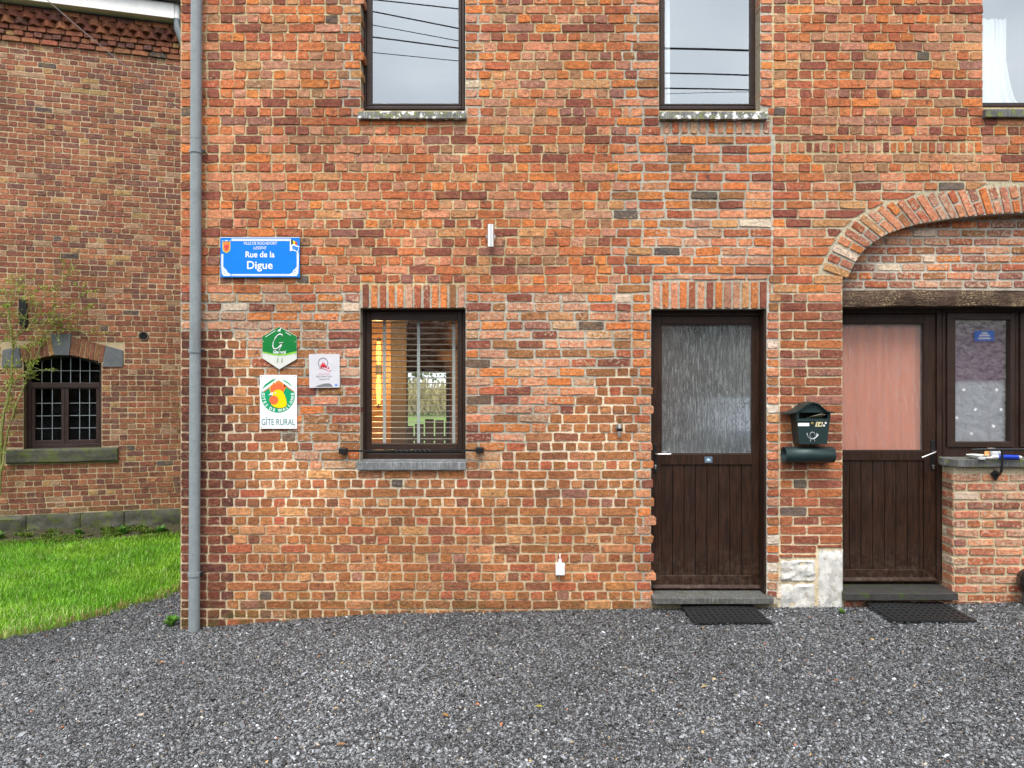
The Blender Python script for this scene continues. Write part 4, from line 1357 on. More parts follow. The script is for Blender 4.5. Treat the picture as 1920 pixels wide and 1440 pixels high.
def crown_mesh(cx, cy, cz, rx, rz, n, leaf, cols, seed):
    r = np.random.default_rng(seed)
    V, Q, C = [], [], []
    for i in range(n):
        d = r.normal(size=3)
        d /= np.linalg.norm(d)
        rad = r.uniform(.35, 1.0) ** .6 * (0.72 + .45 * float(fbm(np.array(d[0] * 2.4 + seed), np.array(d[2] * 2.4), seed)))
        p = np.array([cx, cy, cz]) + d * rad * np.array([rx, rx, rz])
        a, b = r.normal(size=3), r.normal(size=3)
        a /= np.linalg.norm(a)
        b -= a * a.dot(b)
        b /= np.linalg.norm(b)
        s = leaf * r.uniform(.6, 1.5)
        k = len(V)
        V += [p - a * s, p + b * s * .55, p + a * s, p - b * s * .55]
        Q.append((k, k + 1, k + 2, k + 3))
        c = cols[r.integers(len(cols))]
        C += [tuple(np.array(c) * r.uniform(.8, 1.2)) + (1,)] * 4
    return np.array(V), np.array(Q), np.array(C)
hd = MB()
V, Q, C = [], [], []
rr = np.random.default_rng(77)
for i in range(5200):
    x, y, z = rr.uniform(-14, 2), 40 + rr.normal() * .35, rr.uniform(-.1, 1.55) * (0.8 + .3 * math.sin(rr.uniform(0, 6)))
    k = len(V)
    dx, h = rr.normal() * .12, rr.uniform(.2, .6)
    V += [(x, y, z), (x + .07, y + .03, z), (x + .05 + dx, y, z + h), (x + dx, y, z + h)]
    Q.append((k, k + 1, k + 2, k + 3))
    C += [tuple(np.array([.52, .44, .25]) * rr.uniform(.6, 1.3)) + (1,)] * 4
rb_ = np_mesh('reed_bed', np.array(V), np.array(Q), np.array(C), M['leaf'])
tag(rb_, 'straw-coloured reeds at the far edge of the back lawn', 'reeds', kind='stuff')
for i, (x, y, s) in enumerate([(-7.5, 44, 4.2), (-2.2, 60, 5.5), (-16, 52, 5.0)]):
    tr = thing('garden_tree', ['pale spring tree beyond the back lawn, left of the view through the house', 'tall pale tree at the far end of the back lawn', 'broad pale tree hidden far left beyond the back lawn'][i], 'tree', (x, y, 0))
    V, Q, C = crown_mesh(x, y, s * .75, s * .8, s * .7, 1500, .16, [(0.16, 0.19, 0.09), (0.22, 0.23, 0.12), (0.12, 0.13, 0.08)], 31 + i)
    np_mesh('crown', V, Q, C, M['leaf'], tr)
    MB().tube([(x, y, -.3), (x + .1, y, s * .4), (x, y, s * .9)], [.2, .15, .05], 8).build('trunk', M['tree_bark'], tr)

# curtains
def curtain(name, x0, x1, z0, z1, Y, m, label, waves=9, amp=.02, flare=None, cat='curtain'):
    nx, nz = 80, 18
    V = []
    for j in range(nz):
        t = j / (nz - 1)
        for i in range(nx):
            u = i / (nx - 1)
            a, b = x0, x1
            if flare: a, b = flare(t)
            V.append((a + u * (b - a), Y + amp * math.sin(u * waves * 2 * math.pi + .5 * math.sin(t * 3)) + amp * .4 * math.sin(u * waves * 4.7), z0 + t * (z1 - z0)))
    ix = np.arange(nx * nz).reshape(nz, nx)
    Q = np.stack([ix[:-1, :-1].ravel(), ix[:-1, 1:].ravel(), ix[1:, 1:].ravel(), ix[1:, :-1].ravel()], 1)
    o = np_mesh(name, V, Q, None, m, smooth=True)
    return tag(o, label, cat)
YK = D + .235
curtain('curtain', PX(1530, YK), PX(1752, YK), PZ(852, YK), PZ(590, YK), YK, m_sheer('salmon_cloth', (0.86, 0.30, 0.17), (0.86, 0.30, 0.17), 1, 1, 1.0), 'salmon orange curtain behind the glass of the right-hand door', 7, .012)
YK = D + .215
curtain('curtain', PX(1770, YK), PX(1912, YK), PZ(842, YK), PZ(588, YK), YK, m_sheer('lilac_sheer', (0.26, 0.15, 0.25), (0.70, 0.68, 0.76), PZ(716), .02, .97), 'lilac and white sheer curtain behind the small window beside the right-hand door', 5, .008)
YK = D + .22
white_sheer = m_sheer('white_sheer', (0.86, 0.87, 0.88), (0.86, 0.87, 0.88), 1, 1, 1.0)
def fl1(t):
    return PX(1832, YK), PX(1872 - 8 * t, YK)
def fl2(t):
    return PX(1862 + 2 * t, YK), PX(1918 - 26 * min(1, t * 1.9) ** .55, YK)
curtain('curtain', 0, 0, PZ(198, YK), PZ(36, YK), YK, white_sheer, 'narrow fold of white curtain at the left edge of the right upper window', 2, .01, fl1)
curtain('curtain', 0, 0, PZ(198, YK + .03), PZ(36, YK + .03), YK + .03, white_sheer, 'wider white curtain flaring at the foot of the right upper window', 3, .014, fl2)
curtain('curtain', PX(1240, YK), PX(1256, YK), PZ(200, YK), PZ(-80, YK), YK, white_sheer, 'thin white curtain edge at the left of the middle upper window', 1, .006)

# ------------------------------------------------------------------ left-hand house, set back and turned
TH = math.radians(15.2)
P0 = Vector((-4.57, 9.5, 0))
old = thing('brick_house', 'older dark brown brick building with white eaves at the far left', 'house', P0, TH)
ex_, en_ = Vector((math.cos(TH), math.sin(TH), 0)), Vector((-math.sin(TH), math.cos(TH), 0))

def LP(x, y, off=0.0):
    r = Vector(((x - 960) / F, 1, (720 - y) / F))
    t = (off + P0.dot(en_)) / r.dot(en_)
    q = r * t - P0
    return q.dot(ex_), EYE + r.z * t
LX0, LX1 = LP(-260, 700)[0], 2.5
LZ0, LZ_CORN = LP(200, 981)[1] + .16, 6.15
def lx(v): return LP(v, 700)[0]
w0, w1 = lx(44), lx(190)
wzs, wzt, wzb = LP(117, 680)[1], LP(117, 665)[1], LP(117, 841)[1]
LOPEN = (w0, w1, wzb, wzt)
lb = Bricks()
CH = 0.0722
nrow = int((LZ_CORN - LZ0) / CH)
CH = (LZ_CORN - LZ0) / nrow
vent = LP(269, 630)
anchor = LP(43.5, 586)
st_l, st_r = (LP(2, 660)[0], LP(40, 660)[0]), (LP(192, 660)[0], LP(232, 660)[0])
zst0, zst1 = LP(210, 688)[1], LP(210, 646)[1]
z_out = LP(117, 630)[1]
for r in range(nrow):
    z = LZ0 + CH * (r + .5)
    spans = [(LX0, LX1)]
    cuts = []
    if wzb - .0 < z < wzs: cuts.append((w0 - .004, w1 + .004))
    zs0, zs1 = LP(110, 869)[1], LP(110, 841)[1]
    if zs0 - .01 < z < zs1 + .03: cuts.append((lx(8), lx(221)))
    if zst0 - .02 < z < zst1 + .01: cuts.append((st_l[0] - .006, st_r[1] + .006))
    elif zst1 <= z < z_out + .02:
        fz = (z - zst1) / (z_out - zst1)
        cuts.append((st_l[1] + (.42 * (st_r[0] - st_l[1]) * fz), st_r[0] - (.42 * (st_r[0] - st_l[1]) * fz)))
    if abs(z - vent[1]) < CH * .52: cuts.append((vent[0] - .07, vent[0] + .07))
    for a, b in sorted(cuts):
        last = spans.pop()
        spans += [(last[0], a), (b, last[1])]
    for a, b in spans:
        if b - a < .03: continue
        S = 0.001
        for x0, x1 in fill_row(a / S, b / S, 'H', r, 208, 104):
            # fill_row gaps are in pixels of the other wall: widen to millimetres
            x0, x1 = x0 * S + .0025, x1 * S - .0025
            if x1 - x0 < .025: continue
            xc = (x0 + x1) / 2
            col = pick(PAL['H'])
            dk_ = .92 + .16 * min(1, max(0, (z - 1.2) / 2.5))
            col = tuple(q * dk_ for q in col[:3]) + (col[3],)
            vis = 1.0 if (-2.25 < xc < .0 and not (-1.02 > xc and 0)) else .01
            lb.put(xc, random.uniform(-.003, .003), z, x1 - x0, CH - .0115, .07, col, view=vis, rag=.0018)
gx = grid_lines(sorted([LX0, w0 - .002, w1 + .002, LX1]), lambda a, b: .02)
gzl = grid_lines(sorted([-.6, wzb - .002, wzt, 7.0]), lambda a, b: .02)
def lkeep(x, z):
    arch = wzs + (wzt - wzs) * (1 - ((x - (w0 + w1) / 2) / ((w1 - w0) / 2)) ** 2)
    m = (x > w0 - .002) & (x < w1 + .002) & (z > wzb - .002) & (z < arch)
    m |= np.hypot(x - vent[0], z - vent[1]) < .05
    return ~m
def lcol(X, Z):
    c = np.broadcast_to(np.array(MORT['H']), X.shape + (3,)).copy()
    damp = np.clip((X - (-.55)) / .6, 0, 1) * np.clip((2.3 - Z) / 1.0, 0, 1)
    green = np.array((0.27, 0.24, 0.10))
    k = (damp * .75 * (fbm(X * 6, Z * 4, 3) > .42))[..., None]
    c = c * (1 - k) + green * k
    return c * (0.85 + .3 * fbm(X * 2, Z * 2, 13))[..., None]
lwall = mortar_sheet('wall', gx, gzl, lkeep, .006, lcol, old, local=True, rough=.0025, seed=17)

# cornice: projecting courses, dentils and two rows of dogtooth bricks
zc = LZ_CORN
def corn_row(z, proud, L, h, off=0.0, skip=None, ang=0.0):
    x = LX0 + off
    i = 0
    while x < LX1:
        pr = proud + (skip if (skip and i % 2) else 0)
        if ang:
            w = .085
            c, s = math.cos(ang), math.sin(ang)
            vs = []
            for zz in (z - h / 2, z + h / 2):
                for (a, b) in ((-.06, -.06), (.06, -.06), (.06, .06), (-.06, .06)):
                    j = random.uniform(-.003, .003)
                    vs.append((x + a * c - b * s + j, -proud + .055 + a * s + b * c + j, zz + j))
            lb.raw(vs, [(0, 3, 2, 1), (4, 5, 6, 7), (0, 1, 5, 4), (1, 2, 6, 5), (2, 3, 7, 6), (3, 0, 4, 7)], pick(PAL['H']), .009 if -2.3 < x < 0 else .00001)
        else:
            lb.put(x + L / 2, -pr + random.uniform(-.004, .004), z, L - .011, h - .011, .08 + pr, pick(PAL['H']), view=.9 if -2.3 < x < 0 else .01, rag=.002)
        x += L
        i += 1
corn_row(zc + .037, .028, .215, .074)
corn_row(zc + .111, .022, .108, .074, .03, .03)
corn_row(zc + .185, .045, .215, .074, .08)
corn_row(zc + .262, .075, .155, .074, .02, ang=math.radians(45))
corn_row(zc + .340, .095, .155, .074, .10, ang=math.radians(45))
corn_row(zc + .415, .08, .215, .074, .05)
lb.build('brick', lwall, local=True)

# eaves board, gutter and rainwater pipe of the left house
zf0 = zc + .470
xe = LP(327, 30, -.2)[0]
MB().box(LX0, xe, -.20, -.03, zf0, zf0 + .022).build('soffit', M['white'], old, local=True)
MB().box(LX0, xe, -.225, -.20, zf0 - .006, zf0 + .20).build('fascia', M['white'], old, local=True, bevel=.004)
MB().prism([(LX0, zf0 + .205), (LX1 + .3, zf0 + .205), (LX1 + .3, zf0 + .27), (LX0, zf0 + .27)], -.30, 0).build('gutter', M['bluestone_d'], old, local=True, bevel=.01)
MB().box(LX0, LX1 + .3, -.02, 4.0, zf0 + .23, zf0 + .30).build('roof', M['bluestone_d'], old, local=True)
px_, pz0 = LP(331, 36, -.17)
MB().tube([(px_, -.17, zf0 + .22), (px_, -.17, pz0)], .042, 14).build('rain_pipe', M['white'], old, local=True, smooth='auto')
MB().tube([(px_, -.17, pz0), (px_ + .005, -.165, pz0 - .12), (px_ + .06, -.12, pz0 - .28), (px_ + .12, -.09, pz0 - .42)], .040, 14).build('pipe_elbow', M['zinc'], old, local=True, smooth='auto')
# eave body so no sky shows behind
MB().box(LX0, LX1 + .3, .03, 4.0, 6.2, zf0 + .22).build('attic', M['darkroom'], old, local=True)

# window of the left house
wy = .11
mb = MB()
N = 16
arcp = [(w0 + (w1 - w0) * i / N, wzs + (wzt - wzs) * (1 - (2 * i / N - 1) ** 2)) for i in range(N + 1)]
lw = None
fw = .05
for p in (1,):
    inner = [(w0 + fw + (w1 - w0 - 2 * fw) * i / N, wzs - .03 + (wzt - wzs) * (1 - (2 * i / N - 1) ** 2)) for i in range(N + 1)]
    outer = [(x, z + .02) for x, z in arcp]
    vs = [(x, wy, z) for x, z in outer] + [(x, wy, z) for x, z in inner] + [(x, wy + .06, z) for x, z in outer] + [(x, wy + .06, z) for x, z in inner]
    n = N + 1
    fs = []
    for i in range(N):
        fs += [(i, i + 1, n + i + 1, n + i), (n + i, n + i + 1, 3 * n + i + 1, 3 * n + i), (2 * n + i, 3 * n + i, 3 * n + i + 1, 2 * n + i + 1)]
    mb.add(vs, fs)
zt_ = LP(117, 727, wy)[1]; zt2 = LP(117, 717.5, wy)[1]
mb.box(w0 - .01, w0 + fw, wy, wy + .06, wzb, wzs + .02)
mb.box(w1 - fw, w1 + .01, wy, wy + .06, wzb, wzs + .02)
mb.box(w0 + fw, w1 - fw, wy, wy + .06, wzb, wzb + .05)
mb.box(w0 + fw, w1 - fw, wy - .008, wy + .06, zt_, zt2)
lw = mb.build('window', M['maroon'], old, local=True, bevel=.003)
xm = LP(121.5, 750, wy)[0]
def cas(a, b):
    mb = MB().ring(a, b, wzb + .052, zt_ - .002, .042, wy + .004, wy + .055, wb=.05, wt=.012)
    mb.build('sash', M['maroon'], lw, local=True, bevel=.003)
cas(w0 + fw + .002, xm - .002)
cas(xm + .002, w1 - fw - .002)
MB().box(w0, w1, wy + .035, wy + .038, wzb + .02, wzt + .01).build('pane', M['glass_dark'], lw, local=True)
def came(x0, x1, z0, z1):
    MB().box(x0, x1, wy + .028, wy + .034, z0, z1).build('glazing_bar', M['lead'], lw, local=True)
q = .0032
for v in (77, 95, 113, 131, 149, 167):
    X = LP(v, 700, wy)[0]
    tz = wzs - .035 + (wzt - wzs) * (1 - (2 * (X - w0) / (w1 - w0) - 1) ** 2)
    came(X - q, X + q, zt2, tz)
Z = LP(120, 695, wy)[1]
came(w0 + fw, w1 - fw, Z - q, Z + q)
for vs_, a, b in (((77, 96.5), w0 + fw + .045, xm - .045), ((148, 166.5), xm + .045, w1 - fw - .045)):
    for v in vs_:
        X = LP(v, 770, wy)[0]
        came(X - q, X + q, wzb + .1, zt_ - .014)
    for v in (756, 779.5, 803):
        Z = LP(120, v, wy)[1]
        came(a, b, Z - q, Z + q)
MB().box(w0 - .3, w1 + .3, .25, .9, wzb - .3, wzt + .4).build('dark_room_block', plain('unlit_room', (0.004, 0.004, 0.004), 1.0, 0, 0.2, 9, 0.0), old, local=True)  # solid black block, its colour standing in for the room's darkness
MB().box(w0 - .06, w0 - .003, .011, .25, wzb - .05, wzs + .02, (0.3, 0.2, 0.12, 1)).box(w1 + .003, w1 + .06, .011, .25, wzb - .05, wzs + .02, (0.3, 0.2, 0.12, 1)).build('reveal', M['mortar'], old, local=True)
s0, s1 = LP(9, 850, -.05)[0], LP(219.5, 850, -.05)[0]
rough_block('sill', s0, s1, LP(115, 867.5, -.05)[1], LP(115, 841.5, -.05)[1], -.05, M['plinth'], old, 5, .012, False, .2, True)
# arch of the left window: springers, keystone and voussoirs
def stone_prism(name, pts, m):
    pp = [LP(x, y) for x, y in pts]
    MB().prism(pp, -.012, .2).build(name, m, old, local=True, bevel=.004)
dk = m_stone('dark_springer_stone', (0.085, 0.09, 0.10), (0.15, 0.155, 0.165), streak=False)
stone_prism('springer_stone', [(3, 688), (41, 688), (36.5, 650), (5, 656)], dk)
stone_prism('springer_stone', [(192.5, 688), (231, 688), (231, 657), (198.5, 648)], dk)
stone_prism('keystone', [(101.5, 666), (130, 666), (134.5, 626), (95.5, 626)], dk)
vb = Bricks()
for side in (0, 1):
    ia, ib = ((41, 679), (101, 665.5)) if side == 0 else ((130, 665.5), (192.5, 679))
    oa, ob = ((37, 650), (95.5, 631)) if side == 0 else ((134.5, 631), (198.5, 648))
    nb = 7
    for i in range(nb):
        q0, q1 = (i + .08) / nb, (i + .92) / nb
        f = lambda A, Bp, t: (A[0] + (Bp[0] - A[0]) * t, A[1] + (Bp[1] - A[1]) * t - 2.6 * math.sin((t if side == 0 else 1 - t) * math.pi / 2) * 0)
        quad = [LP(*f(ia, ib, q0)), LP(*f(ia, ib, q1)), LP(*f(oa, ob, q1)), LP(*f(oa, ob, q0))]
        mbx = MB().prism(quad, random.uniform(-.006, .0), .18, pick([(2, (0.22, 0.095, 0.05), 0), (2, (0.18, 0.07, 0.045), 0), (1, (0.30, 0.15, 0.07), 0)]))
        mbx.build('arch_brick', M['brick'], lwall, local=True, bevel=.003)
# iron tie plate, vent, plinth
a0, a1 = LP(35.5, 559, -.02), LP(51.5, 614, -.02)
MB().prism([(a0[0], a1[1] + .06), (a0[0] + .03, a1[1]), (a1[0] - .02, a1[1]), (a1[0], a1[1] + .05), (a1[0] - .01, a0[1] - .02), (a1[0] - .05, a0[1]), (a0[0], a0[1])], -.03, 0).build('wall_anchor', M['black'], old, local=True, bevel=.006)
MB().lathe([(.062, .004), (.066, -.006), (.05, -.008), (.047, .0), (.047, .2)], (vent[0], 0, vent[1]), 'y', 20).build('vent_pipe', plain('clay_pipe', (0.12, 0.075, 0.045), .8), old, local=True)
MB().lathe([(.0001, -.002), (.0465, -.002)], (vent[0], 0, vent[1]), 'y', 16).build('vent_dark_disc', M['black'], old, local=True)  # black disc painted for the darkness inside the pipe
jx = [-260, -120, -40, 51, 152, 234, 340, 430, 520, 640]
for i in range(len(jx) - 1):
    x0 = lx(jx[i]); x1 = min(lx(jx[i + 1]), LX1)
    rough_block('plinth_stone', x0 + .004, x1 - .004, -.5, LZ0 - .006, -.045, M['plinth'], old, 40 + i * 3, .06, False, .2, True)

# ------------------------------------------------------------------ soil strip, gravel, grass
def lw_pt(s, off):
    p = P0 + ex_ * s + en_ * off
    return p.x, p.y
pts = []
vs, fs = [], []
ns, nt = 40, 6
for i in range(ns):
    s = -2.6 + 4.8 * i / (ns - 1)
    for j in range(nt):
        t = j / (nt - 1)
        x, y = lw_pt(s, -.0 - .62 * t)
        zz = float(gz(x, y)) + .02 + .11 * (1 - t) ** 2 + .05 * (float(fbm(np.array(s * 4), np.array(t * 4), 2)) - .5)
        vs.append((x, y, zz))
for i in range(ns - 1):
    for j in range(nt - 1):
        a = i * nt + j
        fs.append((a, a + nt, a + nt + 1, a + 1))
so = MB().add(vs, fs).build('soil_strip', M['soil'], smooth=True)
tag(so, kind='structure')

# crushed stone: tens of thousands of pebbles scattered with geometry nodes
def gravel():
    n = 860000
    X, Y = NR.uniform(-5.6, 6.0, n), NR.uniform(2.0, 8.0, n)
    keep = (np.abs(X) < 0.74 * Y + 0.7)
    front = (Y < D - .004) | ((Y < D + .01) & (X > PX(1222)) & (X < PX(1456)) & False)
    alley = (Y >= D - .004) & (X < PX(338) - .004)
    keep &= front | alley
    keep &= X > edge_x(Y) - .03 - .05 * NR.random(n)
    X, Y = X[keep], Y[keep]
    n = len(X)
    s = NR.lognormal(0, .30, n) * .0045
    Z = gz(X, Y) + s * NR.uniform(-.1, .7, n)
    tone = np.empty((n, 4), np.float32)
    base = .012 + .18 * NR.random(n) ** 1.8
    light = NR.random(n)
    base = np.where(light > .925, NR.uniform(.15, .32, n), base)
    base = np.where(light > .992, NR.uniform(.40, .62, n), base)
    # worn, lighter patches where cars turn; darker towards the wall
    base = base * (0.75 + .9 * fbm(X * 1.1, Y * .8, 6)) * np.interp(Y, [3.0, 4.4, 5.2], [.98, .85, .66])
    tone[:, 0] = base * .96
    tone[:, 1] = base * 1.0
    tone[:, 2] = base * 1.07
    q = NR.random(n)
    w = q < .035
    tone[w, 0] *= 1.25; tone[w, 2] *= .72
    w = q > .9988
    tone[w] = np.array([.36, .13, .055, 1]) * NR.uniform(.6, 1.2, (w.sum(), 1))
    w = (q > .9965) & (q < .998)
    tone[w] = np.array([.40, .27, .12, 1])
    tone[:, 3] = 1
    me = bpy.data.meshes.new('gravel')
    me.vertices.add(n)
    me.vertices.foreach_set('co', np.stack([X, Y, Z], 1).astype(np.float32).ravel())
    a = me.attributes.new('tone', 'FLOAT_COLOR', 'POINT')
    a.data.foreach_set('color', tone.ravel())
    a = me.attributes.new('rot', 'FLOAT_VECTOR', 'POINT')
    a.data.foreach_set('vector', np.stack([NR.uniform(-.7, .7, n), NR.uniform(-.7, .7, n), NR.uniform(0, 6.28, n)], 1).astype(np.float32).ravel())
    a = me.attributes.new('scl', 'FLOAT_VECTOR', 'POINT')
    a.data.foreach_set('vector', np.stack([s * NR.uniform(.9, 1.7, n), s * NR.uniform(.7, 1.1, n), s * NR.uniform(.5, .9, n)], 1).astype(np.float32).ravel())
    a = me.attributes.new('kind_id', 'INT', 'POINT')
    a.data.foreach_set('value', NR.integers(0, 5, n).astype(np.int32))
    o = bpy.data.objects.new('gravel', me)
    COL.objects.link(o)
    ng = bpy.data.node_groups.new('scatter_stones', 'GeometryNodeTree')
    ng.interface.new_socket('Geometry', in_out='INPUT', socket_type='NodeSocketGeometry')
    ng.interface.new_socket('Geometry', in_out='OUTPUT', socket_type='NodeSocketGeometry')
    N, Lk = ng.nodes, ng.links
    gi, go = N.new('NodeGroupInput'), N.new('NodeGroupOutput')
    g2i = N.new('GeometryNodeGeometryToInstance')
    for v in range(5):
        ico = N.new('GeometryNodeMeshIcoSphere')
        ico.inputs['Radius'].default_value = 1.0
        ico.inputs['Subdivisions'].default_value = 1 if v % 2 else 2
        rv = N.new('FunctionNodeRandomValue')
        rv.data_type = 'FLOAT_VECTOR'
        am = .42 if v % 2 else .20
        rv.inputs[0].default_value = (-am,) * 3
        rv.inputs[1].default_value = (am,) * 3
        rv.inputs['Seed'].default_value = v * 13 + 1
        sp = N.new('GeometryNodeSetPosition')
        sm = N.new('GeometryNodeSetMaterial')
        sm.inputs['Material'].default_value = M['pebble']
        Lk.new(ico.outputs['Mesh'], sp.inputs['Geometry'])
        Lk.new(rv.outputs[0], sp.inputs['Offset'])
        Lk.new(sp.outputs[0], sm.inputs['Geometry'])
        Lk.new(sm.outputs[0], g2i.inputs[0])
    def na(name, dt):
        x = N.new('GeometryNodeInputNamedAttribute')
        x.data_type = dt
        x.inputs['Name'].default_value = name
        return x.outputs['Attribute']
    iop = N.new('GeometryNodeInstanceOnPoints')
    iop.inputs['Pick Instance'].default_value = True
    Lk.new(gi.outputs[0], iop.inputs['Points'])
    Lk.new(g2i.outputs[0], iop.inputs['Instance'])
    Lk.new(na('kind_id', 'INT'), iop.inputs['Instance Index'])
    Lk.new(na('rot', 'FLOAT_VECTOR'), iop.inputs['Rotation'])
    Lk.new(na('scl', 'FLOAT_VECTOR'), iop.inputs['Scale'])
    Lk.new(iop.outputs[0], go.inputs[0])
    md = o.modifiers.new('scatter', 'NODES')
    md.node_group = ng
    me.materials.append(M['pebble'])
    tag(o, 'dark grey crushed stone covering the yard in front of the house', 'gravel', kind='stuff')
gravel()

def blades(name, X, Y, Z, H, Wd, cols, m, label=None, cat=None, lean=.5):
    n = len(X)
    a = NR.uniform(0, 2 * math.pi, n)
    ld = NR.uniform(.15, 1.0, n) * lean
    b = a + NR.uniform(-.6, .6, n)
    dx, dy = np.cos(a) * Wd, np.sin(a) * Wd
    tx, ty = np.cos(b + 1.57), np.sin(b + 1.57)
    def P(w, h, l): return np.stack([X + dx * w + tx * l, Y + dy * w + ty * l, Z + h], 1)
    v0, v1 = P(-1, -.01, 0), P(1, -.01, 0)
    v2, v3 = P(.75, H * .55, H * ld * .35), P(-.75, H * .55, H * ld * .35)
    v4, v5 = P(.08, H * (1 - .25 * ld), H * ld), P(-.08, H * (1 - .25 * ld), H * ld)
    V = np.stack([v0, v1, v2, v3, v4, v5], 1).reshape(-1, 3)
    i = np.arange(n)[:, None] * 6
    Q = np.concatenate([i + np.array([[0, 1, 2, 3]]), i + np.array([[3, 2, 4, 5]])], 0)
    C = np.repeat(cols, 6, axis=0)
    o = np_mesh(name, V, Q, C, m)
    return tag(o, label, cat, kind='stuff')
n = 150000
X, Y = NR.uniform(-7.6, -2.4, n), NR.uniform(4.3, 9.9, n)
sN = (X - P0.x) * ex_.x + (Y - P0.y) * ex_.y
off = (X - P0.x) * en_.x + (Y - P0.y) * en_.y
ok = (X < edge_x(Y) + .03 * NR.normal(size=n)) & (off < -.34 - .12 * fbm(sN * 3, sN * 0, 3)) & (X / Y > -.86) & (X / Y < -.27)
X, Y = X[ok], Y[ok]
n = len(X)
H = NR.uniform(.03, .085, n) * (0.7 + .7 * fbm(X * 2.5, Y * 2.5, 12))
patch = fbm(X * 1.6, Y * 1.6, 5, 3)
c0, c1, c2 = np.array([.165, .40, .018]), np.array([.245, .48, .028]), np.array([.50, .60, .22])
q = np.clip((patch - .38) / .25, 0, 1)[:, None]
cols = c0 * (1 - q) + c1 * q
pal_ = (NR.random(n) < np.clip(.06 + .5 * (5.9 - Y), .04, .40))[:, None]
cols = np.where(pal_, c2, cols) * NR.uniform(.55, 1.3, (n, 1)) * (.7 + .6 * fbm(X * 6, Y * 6, 15))[:, None]
edge = (X > edge_x(Y) - .10)[:, None]
cols = np.where(edge & (NR.random((n, 1)) < .55), np.array([.34, .27, .09]), cols)
cols = np.concatenate([cols, np.ones((n, 1))], 1)
blades('grass', X, Y, gz(X, Y), H, NR.uniform(.0022, .0045, n), cols, M['grass'], 'bright green lawn grass growing between the two brick houses', 'grass', .8)

# moss and low ground cover on the soil strip
n = 14000
S = NR.uniform(-2.4, .3, n); T = -NR.random(n) ** .8 * .52 - .03
X = P0.x + ex_.x * S + en_.x * T; Y = P0.y + ex_.y * S + en_.y * T
ok = fbm(S * 4, T * 9, 4) > .46
X, Y, T = X[ok], Y[ok], T[ok]
n = len(X)
cols = np.where(NR.random((n, 1)) < .6, np.array([.15, .19, .02]), np.array([.12, .26, .03])) * NR.uniform(.4, 1.3, (n, 1))
cols = np.concatenate([cols, np.ones((n, 1))], 1)
blades('ground_cover', X, Y, gz(X, Y) + .02 + .10 * (1 + T / .62) ** 2, NR.uniform(.02, .05, n), NR.uniform(.004, .010, n), cols, M['grass'], 'moss and small weeds on the damp soil below the plinth', 'ground cover', 1.4)

def weed(x, y, r, n, col, label, name='weed', h=.09):
    t = thing(name, label, 'weed', (x, y, float(gz(x, y))), group='weeds by the walls')
    mb = MB()
    for i in range(n):
        a = random.uniform(0, 6.283)
        l = r * random.uniform(.5, 1.0)
        hh = h * random.uniform(.5, 1.0)
        zb_ = float(gz(x, y)) + .0
        base = Vector((x, y, zb_)); tip = Vector((x + l * math.cos(a), y + l * math.sin(a), zb_ + hh))
        mid = (base + tip) / 2 + Vector((0, 0, hh * .35))
        s = Vector((-math.sin(a), math.cos(a), 0)) * l * .28
        v = random.uniform(.7, 1.25)
        mb.add([base, mid - s, tip, mid + s], [(0, 1, 2, 3)], tuple(c * v for c in col) + (1,))
    mb.build('leaves', M['leaf'], t, fix=False)['kind'] = 'stuff'
    MB().tube([(x, y, float(gz(x, y)) - .02), (x, y + .004, float(gz(x, y)) + h * .5)], .003, 5).build('stem', M['leaf'] if 0 else M['tree_bark'], t)
weed(PX(322, 5.3), 5.30, .07, 26, (.11, .26, .03), 'small green weed at the foot of the drainpipe corner')
weed(PX(1578, 5.05), 5.05, .035, 16, (.11, .24, .03), 'tiny green weed in the gravel before the limestone blocks', h=.04)
for i, (s, o, r, lab) in enumerate([(-.62, -.22, .10, 'broad-leaved weed on the soil right of centre below the plinth'), (-1.15, -.20, .08, 'upright weed on the soil below the middle plinth stones'), (-2.05, -.25, .10, 'leafy weed on the soil at the left edge'), (-.16, -.28, .09, 'weed beside the corner of the orange house on the soil strip')]):
    x, y = lw_pt(s, o)
    weed(x, y, r, 34, (.10, .25, .04), lab, h=.15)

# ------------------------------------------------------------------ climbing shrub on the left
sh = thing('climbing_shrub', 'thin budding shrub climbing the old wall beside the leaded window', 'shrub', lw_pt(lx(8), -.2) + (-.2,))
leafpos = []
def lw3(s, off, z):
    p = P0 + ex_ * s + en_ * off
    return (p.x, p.y, z)
def stem_path(pts, off, r0, r1, name):
    q = [LP(x, y, off + .05 * math.sin(i * 1.3)) for i, (x, y) in enumerate(pts)]
    dense = []
    for i in range(len(q) - 1):
        for k in range(4):
            t = k / 4
            dense.append((q[i][0] + (q[i + 1][0] - q[i][0]) * t + random.uniform(-.008, .008), q[i][1] + (q[i + 1][1] - q[i][1]) * t + random.uniform(-.008, .008)))
    dense.append(q[-1])
    n = len(dense)
    P = [lw3(s, off + .03 * math.sin(i * .6), z) for i, (s, z) in enumerate(dense)]
    MB().tube(P, [1.35 * (r0 + (r1 - r0) * i / (n - 1)) for i in range(n)], 6).build(name, M['stem'], sh)
    return P
M['stem'] = plain('green_brown_stem', (0.20, 0.20, 0.055), .7, 0, .35, 30)
